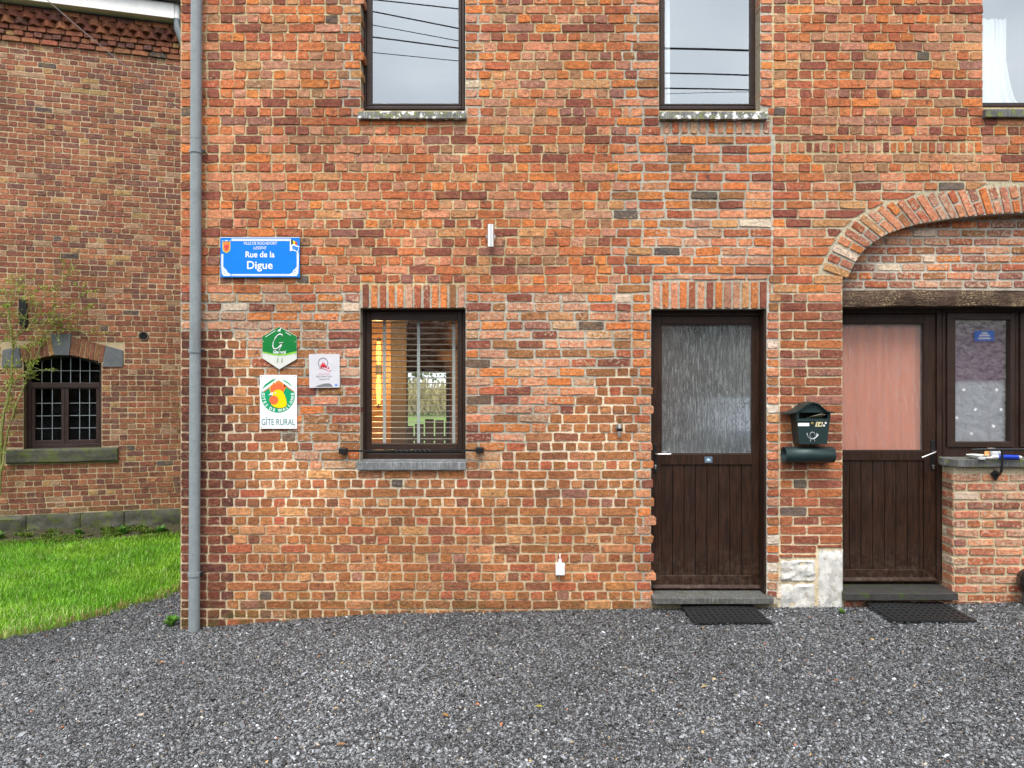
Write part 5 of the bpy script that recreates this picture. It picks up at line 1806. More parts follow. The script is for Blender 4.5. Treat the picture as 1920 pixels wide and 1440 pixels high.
paths = [
    ([(-2, 930), (3, 860), (8, 790), (16, 720), (22, 650), (20, 600), (10, 540)], -.16, .016, .006),
    ([(3, 880), (12, 830), (30, 770), (45, 715), (55, 690), (60, 665)], -.22, .010, .004),
    ([(-12, 640), (20, 640), (50, 620), (80, 608), (115, 600), (150, 588), (172, 575)], -.14, .007, .003),
    ([(70, 668), (78, 640), (95, 622), (125, 615), (160, 625), (215, 626)], -.06, .007, .003),
    ([(16, 720), (40, 705), (62, 690), (64, 674)], -.24, .006, .003),
    ([(-10, 745), (20, 720), (55, 700), (85, 692)], -.26, .006, .002),
    ([(22, 650), (45, 610), (60, 570), (66, 540)], -.18, .006, .002),
    ([(20, 600), (5, 560), (-4, 520)], -.2, .005, .002),
    ([(50, 620), (75, 590), (88, 555), (108, 530)], -.17, .005, .002),
    ([(50, 622), (70, 580), (60, 555), (40, 535), (8, 522)], -.2, .005, .002),
    ([(80, 608), (100, 585), (108, 560), (122, 515), (136, 500)], -.15, .005, .002),
    ([(100, 604), (128, 580), (150, 560), (165, 545)], -.16, .004, .002),
    ([(115, 600), (112, 622), (114, 640)], -.1, .004, .002),
    ([(10, 790), (28, 780), (32, 765), (20, 745)], -.2, .005, .002),
    ([(0, 700), (18, 690), (45, 705), (70, 712)], -.22, .004, .002),
    ([(22, 655), (40, 648), (60, 652), (72, 640)], -.2, .004, .002),
    ([(-10, 600), (8, 585), (25, 560), (30, 530)], -.23, .005, .002),
]
for pts_, off, r0, r1 in paths:
    P = stem_path(pts_, off, r0, r1, 'branch' if r0 < .009 else 'stem')
    for i, p in enumerate(P):
        f = i / len(P)
        for _ in range(3 if r0 < .009 else 2):
            if random.random() < .25 + .75 * f: leafpos.append(Vector(p))
    # side twigs
    for i in range(2, len(P) - 1, 3):
        for _tw in range(2):
            a = Vector(P[i])
            d = Vector((random.uniform(-1, 1), random.uniform(-.5, .2), random.uniform(.0, 1))).normalized() * random.uniform(.06, .26)
            MB().tube([a, a + d * .5 + Vector((0, 0, .01)), a + d], [.0042, .0034, .002], 4).build('twig', M['stem'], sh)
            for k in range(5): leafpos.append(a + d * random.uniform(.4, 1.05))
mb = MB()
for p in leafpos:
    for _ in range(random.choice((1, 1, 2))):
        c = p + Vector((random.gauss(0, .016), random.gauss(0, .016), random.gauss(0, .016)))
        a = Vector((random.gauss(0, 1), random.gauss(0, 1), random.gauss(0, 1))).normalized()
        b = a.cross(Vector((random.gauss(0, 1), random.gauss(0, 1), random.gauss(0, 1)))).normalized()
        s = random.uniform(.009, .021)
        v = random.uniform(.7, 1.3)
        mb.add([c - a * s, c + b * s * .5, c + a * s, c - b * s * .5], [(0, 1, 2, 3)], (.30 * v, .40 * v, .045 * v, 1))
mb.build('leaves', M['leaf'], sh, fix=False)['kind'] = 'stuff'

# ------------------------------------------------------------------ drainpipe
YD = D - .065
dp = thing('drainpipe', 'grey round drainpipe running down the left corner of the orange brick house', 'drainpipe', (PX(366, YD), YD, -.13))
xt, xb = PX(368.5, YD), PX(364, YD)
def dpx(y): return xb + (xt - xb) * (1190 - y) / 1190
segs_ = [(-330, 286), (286, 660), (660, 1192)]
for i, (a, b) in enumerate(segs_):
    z1, z0 = PZ(a, YD), PZ(b, YD)
    r = .0395
    MB().tube([(dpx(b), YD, z0), (dpx(b - 5), YD, z0 + .03), (dpx(a), YD, z1)], [r * .985, r, r] if i < 2 else r, 24, cap=True).build('pipe', M['zinc'], dp, smooth='auto')
for y in (258, 284, 658, 1076):
    if y == 258:
        MB().tube([(dpx(y), YD, PZ(y, YD) - .012), (dpx(y), YD, PZ(y, YD) + .004)], .0412, 24).build('collar', M['zinc'], dp, smooth='auto')
        continue
    z = PZ(y, YD)
    b = MB()
    b.tube([(dpx(y), YD, z - .014), (dpx(y), YD, z + .014)], .0455, 24)
    c = b.build('bracket', M['zinc'], dp, smooth='auto')
    MB().box(dpx(y) + .042, dpx(y) + .066, YD - .008, YD + .008, z - .01, z + .01).tube([(dpx(y) + .054, YD, z), (dpx(y) + .054, D + .02, z)], .005, 8).build('clamp', M['black'], c)

# cable crossing in front of the left house
cb = MB()
A, Bp = Vector((PX(60, 6.6), 6.6, PZ(-37, 6.6))), Vector((PX(338, 5.35), 5.35, PZ(205, 5.35)))
A = A + (A - Bp) * .6
pts = [A.lerp(Bp, i / 12) - Vector((0, 0, .06 * math.sin(math.pi * i / 12))) for i in range(13)]
o = cb.tube(pts, .0042, 6).build('cable', plain('dark_cable', (0.05, 0.03, 0.025), .5), smooth=True)
tag(o, 'thin dark cable slanting down to the corner in front of the old wall', 'cable')

# ------------------------------------------------------------------ signs
YS = D - .022
ss = thing('street_sign', 'blue enamel street sign lettered Rue de la Digue beside the drainpipe', 'sign', (PX(488), D, PZ(520)))
MB().prism(ppoly([(413, 520), (562, 520), (562, 445), (413, 445)], YS), YS, YS + .004).build('plate', M['signblue'], ss, bevel=.001)
mb = MB()
for x in (418, 557):
    for y in (449, 516): mb.tube([(PX(x, YS), YS + .003, PZ(y, YS)), (PX(x, YS), D + .02, PZ(y, YS))], .004, 6)
mb.build('fixing', M['steel'], ss)['kind'] = 'stuff'
W_ = M['signwhite']
def trim(rects, Y, parent, m, name='trim'):
    mb = MB()
    for r in rects: mb.prism(ppoly(rectpts(*r), Y), Y - .0010, Y)
    return mb.build(name, m, parent)
plate('border', rectpts(413, 562, 444.6, 445.6), YS, ss, W_)
plate('border', rectpts(434, 543, 447.6, 451.8), YS, ss, W_)
plate('border', rectpts(434, 543, 514.0, 517.5), YS, ss, W_)
plate('border', rectpts(415.2, 418.6, 476.5, 500), YS, ss, W_)
plate('border', rectpts(556.6, 560, 474, 500), YS, ss, W_)
bl2 = M['signblue']
for r in ((434, 543, 449.4, 450.0), (434, 543, 515.5, 516.1)):
    plate('border_line', rectpts(*r), YS - .0012, ss, bl2, .0004)
for xa, sgn in ((415.2, 1), (560, -1)):
    base = [(xa, 499.5), (xa + sgn * 3, 500), (xa + sgn * 6, 503), (xa + sgn * 10, 507), (xa + sgn * 11.5, 511), (xa + sgn * 17, 514), (xa + sgn * 17, 517.4), (xa + sgn * 4, 517.4), (xa + sgn * 1, 513)]
    if sgn < 0: base = base[::-1]
    plate('corner_ornament', base, YS, ss, W_)
    for cx, cy, r in ((5, 507, 2.6), (7.5, 511.5, 2.3)):
        MB().tube([(PX(x, YS), YS - .0016, PZ(y, YS)) for x, y in circ(xa + sgn * cx, cy, r, 12, 0, 300)], .0012, 5).build('ornament_scroll', bl2, ss)
text('VILLE DE ROCHEFORT', (456.6, 519.3, 453.2, 458.8), YS, ss, W_, bold=.004)
text('LESSIVE', (475.4, 499.9, 462.0, 467.5), YS, ss, W_, bold=.004, shear=.22)
text('Rue de la', (460.5, 515, 471.3, 482.8), YS, ss, W_, bold=.016)
text('Digue', (463.4, 511.3, 489.5, 509.2), YS, ss, W_, bold=.014)
# town crest
def shield(cx, cy, w, h):
    return [(cx - w, cy - h), (cx - w, cy + h * .3), (cx - w * .8, cy + h * .7), (cx, cy + h), (cx + w * .8, cy + h * .7), (cx + w, cy + h * .3), (cx + w, cy - h)]
plate('crest', shield(424.6, 463.5, 7.2, 11), YS, ss, M['yellow_p'])
plate('crest_field', shield(424.6, 463.3, 6.0, 9.6), YS - .0012, ss, plain('crest_orange', (0.75, 0.20, 0.03), .3), .0006)
plate('crest_eagle', [(421, 458.5), (423.3, 460.5), (424.6, 457.8), (425.9, 460.5), (428.2, 458.5), (428.8, 464), (426, 466.5), (427.5, 470.5), (424.6, 468.2), (421.7, 470.5), (423.2, 466.5), (420.4, 464)], YS - .0018, ss, M['red_p'], .0006)
plate('crest_crown', [(417.5, 454), (431.7, 454), (432.6, 450.4), (429, 452.4), (424.6, 449.8), (420.2, 452.4), (416.6, 450.4)], YS, ss, W_)
# flags
plate('flag_pole', rectpts(543.6, 545.6, 447.6, 471), YS, ss, W_)
plate('flag_cloth', [(545, 460), (550, 458), (556, 460), (561.4, 462), (558.5, 474), (554, 471), (548.5, 469.5), (545, 471)], YS, ss, W_)
plate('flag_field', [(547.8, 461), (551.5, 460), (556, 462.5), (560, 463.4), (557.6, 471.6), (553, 468.6), (548.6, 468)], YS - .0012, ss, M['signblue'], .0006)
MB().tube([(PX(x, YS), YS - .0022, PZ(y, YS)) for x, y in circ(553.8, 465, 2.5, 12)] , .0007, 5).build('flag_ring', W_, ss)
for i, (m, a, b) in enumerate(((M['black_p'], 546, 549.4), (M['yellow_p'], 549.4, 553.2), (M['red_p'], 553.2, 557.2))):
    d = i * 1.6
    plate('flag_band', [(a, 457.5 + d * .2), (b, 458 + d * .5), (b, 449.8 + d + 1), (a, 449 + d)], YS, ss, m)

# hexagonal lodging sign
YS = D - .014
hx = thing('lodging_sign', 'green and white hexagonal sign with a script letter G on the wall', 'sign', (PX(524), D, PZ(692)))
HEX = [(492, 671.8), (523.8, 692.6), (556.4, 673.3), (556.4, 630.6), (523.4, 612.4), (491.8, 630.6)]
MB().prism(ppoly(HEX, YS), YS, YS + .006).build('plate', M['palegrey'], hx, bevel=.001)
plate('green_field', [(492.2, 659), (500, 660.5), (511, 663), (523, 664.2), (537, 663), (548, 660), (556.2, 658.5), (556.2, 630.8), (523.4, 612.8), (492.1, 630.8)], YS, hx, M['signgreen'])
plate('lime_band', [(492.2, 661.2), (500, 663), (511, 665.6), (523, 667), (537, 666), (548, 663.5), (556.2, 662), (556.2, 658.6), (548, 660.2), (537, 663.2), (523, 664.4), (511, 663.2), (500, 660.7), (492.2, 659.2)], YS - .0001, hx, M['lime_p'])
Yt = YS - .0012
gp = [(529.5, 630.5), (528.5, 627.2), (525, 626.4), (520.5, 628.5), (516, 634), (512.8, 642), (511.6, 649), (513, 653.6), (517, 654.6), (522, 652), (526.5, 647), (529, 642.6), (523, 643.2), (531, 642.2), (527, 648), (524.2, 655), (523.4, 658.5)]
MB().tube([(PX(x, Yt), Yt, PZ(y, Yt)) for x, y in gp], .0042, 6).build('script_letter', W_, hx, smooth=True)
text('Gîte rural', (512, 535.8, 656.8, 663.0), Yt, hx, W_, bold=.02)
plate('wall_animal', [(520.6, 622.2), (521.6, 622.2), (522, 620.4), (524, 620.4), (524.3, 622.2), (525.4, 622.2), (525.6, 618.6), (527.2, 616.4), (526.2, 615.2), (524.6, 616.8), (523.4, 618.2), (521.2, 618.4)], Yt, hx, W_, .0006)
plate('edge_line', [(497.6, 631.4), (498, 632.2), (517, 620.3), (516.6, 619.5)], Yt, hx, W_, .0006)
plate('edge_line', [(535.4, 622.4), (535, 623.2), (545, 629.2), (545.4, 628.4)], Yt, hx, W_, .0006)
for cx in (520.5, 528.6):
    plate('wheat_ear', [(cx - 1.3, 679.6), (cx + .6, 680.2), (cx + 1.5, 674), (cx + 1, 670.4), (cx - .4, 671.2), (cx - 1.2, 674.5)], Yt, hx, plain('sage_print', (0.28, 0.36, 0.26), .4), .0006)
mb = MB()
for x, y in ((493.9, 640.2), (553.3, 640.8), (494, 663.6), (554, 663.8)):
    mb.lathe([(.0001, -.0025), (.004, -.0015), (.004, .002)], (PX(x, YS), YS, PZ(y, YS)), 'y', 10)
mb.build('screws', M['satin'], hx)['kind'] = 'stuff'

# rooster lodging sign
rs = thing('lodging_sign', 'white rectangular sign with a yellow rooster head in a green circle', 'sign', (PX(522), D, PZ(804)))
MB().prism(ppoly(rectpts(487.2, 556.6, 703.1, 804), YS), YS, YS + .005).build('plate', W_, rs, bevel=.001)
CX, CY, CR = 521.2, 742.0, 31.6
plate('green_disc', circ(CX, CY, CR, 48), YS, rs, M['roostgreen'])
def chev(dy, t, half, apx=522.8, apy=707.5, k=.72):
    l, r = apx - half, apx + half
    return [(l, apy + half * k + dy), (apx, apy + dy), (r, apy + half * k + dy), (r, apy + half * k + dy + t), (apx, apy + dy + t), (l, apy + half * k + dy + t)]
def concave(name, pts, Y, parent, m, th=.0008):
    me = bpy.data.meshes.new(name)
    bm = bmesh.new()
    P = ppoly(pts, Y)
    f0 = [bm.verts.new((x, Y - th, z)) for x, z in P]
    f1 = [bm.verts.new((x, Y, z)) for x, z in P]
    n = len(P)
    bm.faces.new(f0)
    for i in range(n): bm.faces.new((f0[i], f1[i], f1[(i + 1) % n], f0[(i + 1) % n]))
    bmesh.ops.triangulate(bm, faces=[f for f in bm.faces if len(f.verts) > 4], ngon_method='EAR_CLIP')
    bmesh.ops.recalc_face_normals(bm, faces=bm.faces)
    bm.to_mesh(me)
    bm.free()
    me.materials.append(m)
    o = bpy.data.objects.new(name, me)
    return link(o, parent)
concave('white_roof', chev(0, 5.4, 31), YS - .0012, rs, W_)
concave('orange_line', chev(6.2, 1.4, 28), YS - .0012, rs, M['orange_p'])
concave('sky_wedge', [(488.6, 733), (490, 723), (497, 713.5), (508, 707.4), (519, 706.2), (506, 714.5), (497, 721)], YS - .0016, rs, W_)
Yr = YS - .0022
comb = [(508, 736), (506.3, 728), (508.4, 722.8), (512, 720.6), (513.2, 716.4), (516, 720), (518.6, 714.4), (521, 719.4), (523.4, 713.8), (525.4, 719.4), (528.6, 715.8), (529.4, 721.4), (533.2, 720), (532.4, 725), (535.8, 726), (533, 731), (531, 736)]
concave('comb_edge', [(CX + (x - CX) * 1.06, 727 + (y - 727) * 1.08) for x, y in comb], Yr, rs, M['yellow_p'], .0006)
concave('comb', comb, Yr - .0008, rs, M['orange_p'], .0006)
head = [(511, 740), (512.4, 735), (516, 731.5), (521, 730.4), (526, 731), (530, 734), (534, 741), (536.6, 749), (538, 757.5), (536, 762), (530, 764.6), (522, 765.2), (514, 763), (508.4, 758.5), (508, 750)]
concave('rooster_head', head, Yr - .0016, rs, M['yellow_p'], .0006)
concave('wattle', circ(513.4, 750, 8.4, 24), Yr - .0024, rs, M['orange_p'], .0006)
concave('beak', [(503, 741.6), (506.4, 738), (511.4, 734.6), (511.6, 738.4), (510.8, 741.6), (506.8, 740.4)], Yr - .0024, rs, W_, .0006)
concave('eye', circ(516.6, 737.2, 1.7, 12), Yr - .0024, rs, W_, .0004)
concave('pupil', circ(517.0, 737.4, .8, 8), Yr - .0030, rs, M['black_p'], .0004)
# curved lettering round the disc
def arc_text(s, cx, cy, r, a0, a1, hpx, Y, parent, m, bold=.03):
    c = bpy.data.curves.new('t', 'FONT')
    c.size = 1
    c.offset = bold
    c.resolution_u = 2
    o = bpy.data.objects.new('t', c)
    COL.objects.link(o)
    V, Fs = [], []
    ws = []
    for ch in s:
        ws.append({' ': .45, 'I': .42, 'W': 1.3, 'O': 1.05, 'G': 1.05, 'D': 1.05}.get(ch, .9))
    tot = sum(ws)
    acc = 0
    for ch, w in zip(s, ws):
        a = math.radians(a0 + (a1 - a0) * (acc + w / 2) / tot)
        acc += w
        if ch == ' ': continue
        c.body = ch
        dg = bpy.context.evaluated_depsgraph_get()
        dg.update()
        me = bpy.data.meshes.new_from_object(o.evaluated_get(dg))
        co = np.array([v.co[:] for v in me.vertices])
        lo, hi = co.min(0), co.max(0)
        sc = hpx / (hi[1] - lo[1]) if ch not in 'GO' else hpx / (hi[1] - lo[1])
        u = (co[:, 0] - (lo[0] + hi[0]) / 2) * sc
        v = (co[:, 1] - (lo[1] + hi[1]) / 2) * sc
        # bottom arc: tops point to the centre
        ux, uy = -math.sin(a), -math.cos(a)      # reading direction in (right, up) turned below
        ox, oy = math.cos(a), math.sin(a)        # outward, up positive
        rx, ry = -oy, ox                         # counter-clockwise tangent
        X = cx + ox * r + rx * u - ox * v
        Yp = cy - (oy * r + ry * u - oy * v)
        n0 = len(V)
        V += [(PX(x, Y), Y - .0014, PZ(y, Y)) for x, y in zip(X, Yp)]
        Fs += [tuple(n0 + i for i in p.vertices) for p in me.polygons]
        bpy.data.meshes.remove(me)
    bpy.data.objects.remove(o)
    MB().add(V, Fs).build('ring_lettering', m, parent)
arc_text('GITES DE WALLONIE', CX, CY, CR - 4.2, 166, 374, 5.6, YS, rs, W_)
text('GÎTE RURAL', (490.4, 553.2, 782.0, 797.2), YS, rs, M['teal_p'])
text('www.gitesdewallonie.be', (509, 534, 800.2, 802), YS, rs, M['palegrey']) if False else None
mb = MB()
for x, y in ((490.6, 706.2), (552.6, 706), (489.8, 801), (553, 800.6)):
    mb.lathe([(.0001, -.003), (.0032, -.002), (.0032, .001)], (PX(x, YS), YS, PZ(y, YS)), 'y', 10)
mb.build('screws', M['black_p'], rs)['kind'] = 'stuff'

# quality plaque
qs = thing('quality_plaque', 'pale square acrylic plaque with a red and grey letter Q beside the window', 'sign', (PX(608), D, PZ(727)))
MB().prism(ppoly([(580, 727.4), (637, 726.6), (636.8, 664), (579, 664)], YS), YS, YS + .005).build('plate', M['lilac_p'], qs, bevel=.001)
Yq = YS
MB().tube([(PX(x, Yq), Yq - .001, PZ(y, Yq)) for x, y in circ(605.8, 680.6, 8.8, 28, -60, 255, ry=9.6)], .0022, 6).build('letter_ring', M['grey_p'], qs)
for x, y0, y1, w in ((602.4, 689, 683, 2.0), (605.2, 689, 679, 2.4), (608.2, 689, 680, 2.2), (611, 690, 684, 2.2), (615.5, 692, 687.5, 1.8)):
    concave('red_figure', [(x - w, y0), (x + w, y0), (x + w * .7, (y0 + y1) / 2), (x + .6, y1), (x - .6, y1), (x - w * .7, (y0 + y1) / 2)], Yq, qs, M['red_p'], .0009)
MB().tube([(PX(x, Yq), Yq - .001, PZ(y, Yq)) for x, y in ((599, 691), (605, 690.6), (611, 693), (616, 696), (621.5, 694.6))], .0018, 5).build('red_tail', M['red_p'], qs)
text('WALLONIE', (596, 618.5, 699, 702.4), YS, qs, M['pink_p'])
text('DESTINATION', (593, 622.8, 704.2, 707.4), YS, qs, M['grey_p'])
text('QUALITÉ', (598.4, 617.6, 708.6, 713), YS, qs, M['grey_p'])
concave('dark_swoosh', [(590, 725.6), (598, 722), (608, 719.2), (615, 718.4), (620, 719.8), (624.4, 724.8)], YS, qs, M['grey_p'])
concave('blue_mark', rectpts(628, 632.6, 720.6, 723.4), YS, qs, M['signblue'])

# ------------------------------------------------------------------ wall lamp, tap, socket box, bars
YL = D - .075
wl_ = thing('wall_lamp', 'slim brushed metal up-and-down wall lamp above the ground-floor window', 'lamp', (PX(920.4), D, PZ(445)))
MB().lathe([(.0001, -.024), (.030, -.022), (.041, -.012), (.043, -.001), (.043, .004)], (PX(920.4), D - .004, PZ(445)), 'y', 28).build('wall_plate', M['satin'], wl_, smooth='auto')
mb = MB().lathe([(.0245, PZ(464, YL)), (.0265, PZ(463.4, YL)), (.0265, PZ(421.6, YL)), (.0245, PZ(421, YL))], (PX(920, YL), YL, 0), 'z', 28)
mb.build('lamp_cylinder', M['satin'], wl_, smooth='auto')
MB().tube([(PX(920, YL), YL + .02, PZ(445)), (PX(920), D - .02, PZ(445))], .012, 12).build('arm', M['steel'], wl_)

tp = thing('garden_tap', 'small metal garden tap sticking out of the wall left of the first door', 'tap', (PX(1162), D, PZ(803)))
YT = D - .05
MB().lathe([(.0001, .0), (.026, .0), (.026, -.006), (.012, -.010)], (PX(1160), D, PZ(801.5)), 'y', 18).build('flange', plain('grey_patch', (0.16, 0.16, 0.13), .8), tp)
MB().tube([(PX(1161.5), D + .01, PZ(801.5)), (PX(1162, YT), YT, PZ(801.5))], .011, 12).build('spindle', M['brass'], tp)
MB().tube([(PX(1162, YT), YT, PZ(803, YT)), (PX(1162, YT), YT, PZ(794, YT))], [.014, .010], 12).build('body', M['steel'], tp, smooth='auto')
MB().tube([(PX(1162.6, YT), YT, PZ(795, YT)), (PX(1161.6, YT), YT - .004, PZ(789, YT)), (PX(1161.2, YT), YT - .006, PZ(784.6, YT))], [.008, .012, .010], 10).build('lever', M['brass'], tp, smooth='auto')
MB().lathe([(.016, PZ(808.5, YT)), (.020, PZ(806, YT)), (.020, PZ(804, YT)), (.014, PZ(802.6, YT))], (PX(1161.6, YT), YT, 0), 'z', 16).build('nut', M['black'], tp, smooth='auto')
MB().lathe([(.012, PZ(819.4, YT)), (.0135, PZ(818, YT)), (.0125, PZ(808, YT))], (PX(1161.6, YT), YT, 0), 'z', 14).build('spout', M['steel'], tp, smooth='auto')

bx = thing('socket_box', 'small white plastic cable box low on the wall near the gravel', 'socket', (PX(1050.5), D, PZ(1079)))
MB().box(PX(1042, D - .04), PX(1059, D - .04), D - .045, D + .01, PZ(1079, D - .04), PZ(1057.5, D - .04)).build('case', M['whitep'], bx, bevel=.006)
MB().tube([(PX(1050, D - .02), D - .022, PZ(1058)), (PX(1050, D - .02), D - .022, PZ(1047.6))], .0125, 14).build('gland', M['whitep'], bx, smooth='auto')
MB().tube([(PX(1050, D - .02), D - .022, PZ(1048)), (PX(1050, D - .02), D - .02, PZ(1042)), (PX(1050, D), D + .01, PZ(1039))], .004, 8).build('cord', M['whitep'], bx)

YG = D - .045
gb = thing('window_guard', 'black iron bar with twisted middle across the foot of the ground-floor window', 'bar', (PX(771), D, PZ(846)))
mb = MB()
xs_ = np.linspace(PX(640, YG), PX(902, YG), 90)
vs, fs = [], []
for i, x in enumerate(xs_):
    u = (x - PX(736, YG)) / (PX(808, YG) - PX(736, YG))
    tw = np.clip(u, 0, 1) * math.pi * 4
    r = .0105 if 0 < u < 1 else .0095
    zc_ = PZ(845.8 - 1.6 * i / 89, YG)
    for k in range(4):
        a = tw + math.pi / 4 + k * math.pi / 2
        vs.append((x, YG + r * math.cos(a), zc_ + r * math.sin(a)))
for i in range(len(xs_) - 1):
    for k in range(4):
        k2 = (k + 1) % 4
        fs.append((i * 4 + k, i * 4 + k2, i * 4 + 4 + k2, i * 4 + 4 + k))
fs += [(0, 1, 2, 3), tuple(len(vs) - 4 + k for k in range(4))]
mb.add(vs, fs).build('bar', M['black'], gb)
for x0, x1, y0, y1 in ((635.5, 649.5, 840.5, 850.5), (892, 906.5, 838.8, 848.8)):
    MB().box(PX(x0, YG), PX(x1, YG), YG - .016, D + .008, PZ(y1, YG), PZ(y0, YG)).build('end_block', M['black'], gb, bevel=.004)

YG2 = D - .10
gb2 = thing('window_guard', 'black iron rail on a bent bracket above the right-hand sill', 'bar', (PX(1879), D, PZ(900)))
MB().tube([(PX(1821, YG2), YG2, PZ(843.4, YG2)), (PX(1835, YG2), YG2, PZ(843.2, YG2)), (PX(2240, YG2), YG2, PZ(842, YG2))], [.007, .0105, .0105], 10).build('bar', M['black'], gb2, smooth='auto')
MB().tube([(PX(1879, YG2), YG2, PZ(844, YG2)), (PX(1879, YG2), YG2, PZ(872, YG2)), (PX(1878.5, YG2), YG2 + .006, PZ(884, YG2)), (PX(1874, YG2 + .04), YG2 + .04, PZ(890, YG2 + .04)), (PX(1868), D - .006, PZ(890))], .0095, 10).build('bracket', M['black'], gb2, smooth='auto')
MB().prism(ppoly([(1859.5, 889), (1866.5, 881), (1873, 884), (1874.5, 892), (1868, 902.5)], D - .016), D - .016, D + .002).build('wall_leaf', M['black'], gb2, bevel=.004)

# ------------------------------------------------------------------ letterbox
YM = D - .12
lbx = thing('letterbox', 'dark green letterbox with a curved roof and number 14 between the two doors', 'letterbox', (PX(1522), D, PZ(868)))
mb = MB()
ft, fbm_ = (1494, 1556.5, 776), (1499, 1550.5, 833)
v = [(PX(ft[0], YM), YM, PZ(784.5, YM)), (PX(ft[1], YM), YM, PZ(784.5, YM)), (PX(fbm_[1], YM), YM, PZ(833, YM)), (PX(fbm_[0], YM), YM, PZ(833, YM))]
bk = [(x, D - .004, z) for x, y, z in v]
topz = PZ(772, YM)
# front below the slot, sides up to the roof, floor and back
vv = v + bk + [(v[0][0], YM, topz), (v[1][0], YM, topz), (v[0][0], D - .004, topz), (v[1][0], D - .004, topz)]
mb.add(vv, [(0, 3, 2, 1), (3, 7, 6, 2), (0, 4, 7, 3), (1, 2, 6, 5), (4, 5, 6, 7), (0, 8, 10, 4), (1, 5, 11, 9), (4, 10, 11, 5)])
body = mb.build('body', M['mailgreen'], lbx)
so_ = body.modifiers.new('thick', 'SOLIDIFY'); so_.thickness = .002
MB().box(PX(1493, YM), PX(1498, YM), YM - .002, YM + .002, PZ(785, YM), PZ(772, YM)).box(PX(1551.5, YM), PX(1557, YM), YM - .002, YM + .002, PZ(785, YM), PZ(772, YM)).build('slot_cheek', M['mailgreen'], lbx)['kind'] = 'stuff'
MB().box(PX(1492, YM), PX(1556, YM), YM - .006, YM + .0, PZ(790, YM), PZ(787.6, YM)).build('flap_edge', M['mailgreen'], lbx, bevel=.002)
YR = YM - .028
rc = [(1475.4, 773.8), (1484, 773.6), (1492, 772), (1497.5, 769.4), (1502.5, 766), (1509, 761.5), (1515, 757.5), (1523, 754), (1531.7, 755.4), (1538, 759), (1542.8, 763), (1547, 767), (1551, 770), (1557, 772.3), (1564, 772.8)]
rp = [(PX(x, YR), PZ(y, YR)) for x, y in resample(rc, 31)]
vs, fs = [], []
for i, (x, z) in enumerate(rp):
    sc = .003 if i % 2 else -.003
    vs += [(x, YR, z + sc), (x, YR + .012, z + .002), (x, D - .002, z + .002), (x, YR, z - .008 + sc), (x, D - .002, z - .004)]
for i in range(len(rp) - 1):
    a, b = i * 5, i * 5 + 5
    fs += [(a, b, b + 1, a + 1), (a + 1, b + 1, b + 2, a + 2), (a, a + 3, b + 3, b), (a + 3, a + 4, b + 4, b + 3), (a + 2, b + 2, b + 4, a + 4)]
fs += [(0, 1, 2, 4, 3), tuple(len(vs) - 5 + q for q in (3, 4, 2, 1, 0))]
MB().add(vs, fs).build('roof', M['mailgreen'], lbx, smooth='auto')
gp_ = [(1494, 773.5), (1556, 773.5)] + [(x, y + 1.4) for x, y in rc[::-1] if 1494 < x < 1556]
concave('gable', gp_, YM - .004, lbx, M['mailgreen'], .002)
MB().tube([(PX(1475, YM), D - .062, PZ(851)), (PX(1568, YM), D - .062, PZ(851))], .060, 30, cap=False).build('paper_tube', M['mailgreen'], lbx, smooth=True).modifiers.new('thick', 'SOLIDIFY').thickness = .003
plate('name_label', rectpts(1496.2, 1517.2, 793, 799), YM - .0008, lbx, M['signwhite'])
MB().lathe([(.0001, -.008), (.008, -.007), (.0115, -.003), (.0115, .0)], (PX(1523.6, YM), YM, PZ(794, YM)), 'y', 18).build('lock_knob', M['brass'], lbx, smooth='auto')
cream = plain('cream_label', (0.68, 0.60, 0.36), .4)
plate('number_label', [(1528.4, 800), (1541.6, 799.8), (1543.2, 791), (1530.6, 791)], YM - .0008, lbx, cream)
text('14', (1531.5, 1541, 792.2, 799), YM - .0018, lbx, M['black_p'], bold=.02, shear=.15)
plate('suffix_label', rectpts(1543.4, 1546.6, 796.2, 799.6), YM - .0008, lbx, M['signwhite'])
plate('suffix_label', rectpts(1546.4, 1550, 791, 794.6), YM - .0008, lbx, M['signwhite'])
Yh = YM - .002
silver = plain('silver_print', (0.55, 0.57, 0.58), .35, .3)
horn = [(1513, 812), (1513.6, 816), (1516, 820), (1520, 823), (1524, 823.2), (1527.5, 820.5), (1529, 816), (1526.6, 811.4), (1522.6, 810), (1519, 812.6), (1518.2, 817), (1520.4, 821.4), (1524.5, 823.4), (1529, 821), (1533, 816.4)]
MB().tube([(PX(x, Yh), Yh, PZ(y, Yh)) for x, y in horn], [.0022] * 11 + [.0026, .003, .0036, .0045], 6).build('posthorn', silver, lbx, smooth=True)
concave('horn_bell', [(1530.4, 819.6), (1533.4, 817), (1535.6, 815.6), (1531.4, 811.6), (1530.6, 814.8)], Yh, lbx, silver)
for a, b in (((1520.4, 823.4), (1519.4, 828)), ((1526.6, 823), (1528, 828))):
    MB().tube([(PX(x, Yh), Yh, PZ(y, Yh)) for x, y in (a, b)], .0016, 5).build('horn_tassel', silver, lbx)
lt = MB().add([(PX(1517, YM), YM + .05, PZ(785, YM)), (PX(1546, YM), YM + .06, PZ(784, YM)), (PX(1549, YM), YM + .004, PZ(777.4, YM)), (PX(1541, YM), YM - .002, PZ(775.8, YM)), (PX(1526, YM), YM + .01, PZ(780, YM))], [(0, 1, 2, 3, 4)]).build('letter', plain('paper', (0.62, 0.58, 0.40), .6))
lt.modifiers.new('thick', 'SOLIDIFY').thickness = .002
tag(lt, 'cream envelope sticking out of the slot of the green letterbox', 'letter')

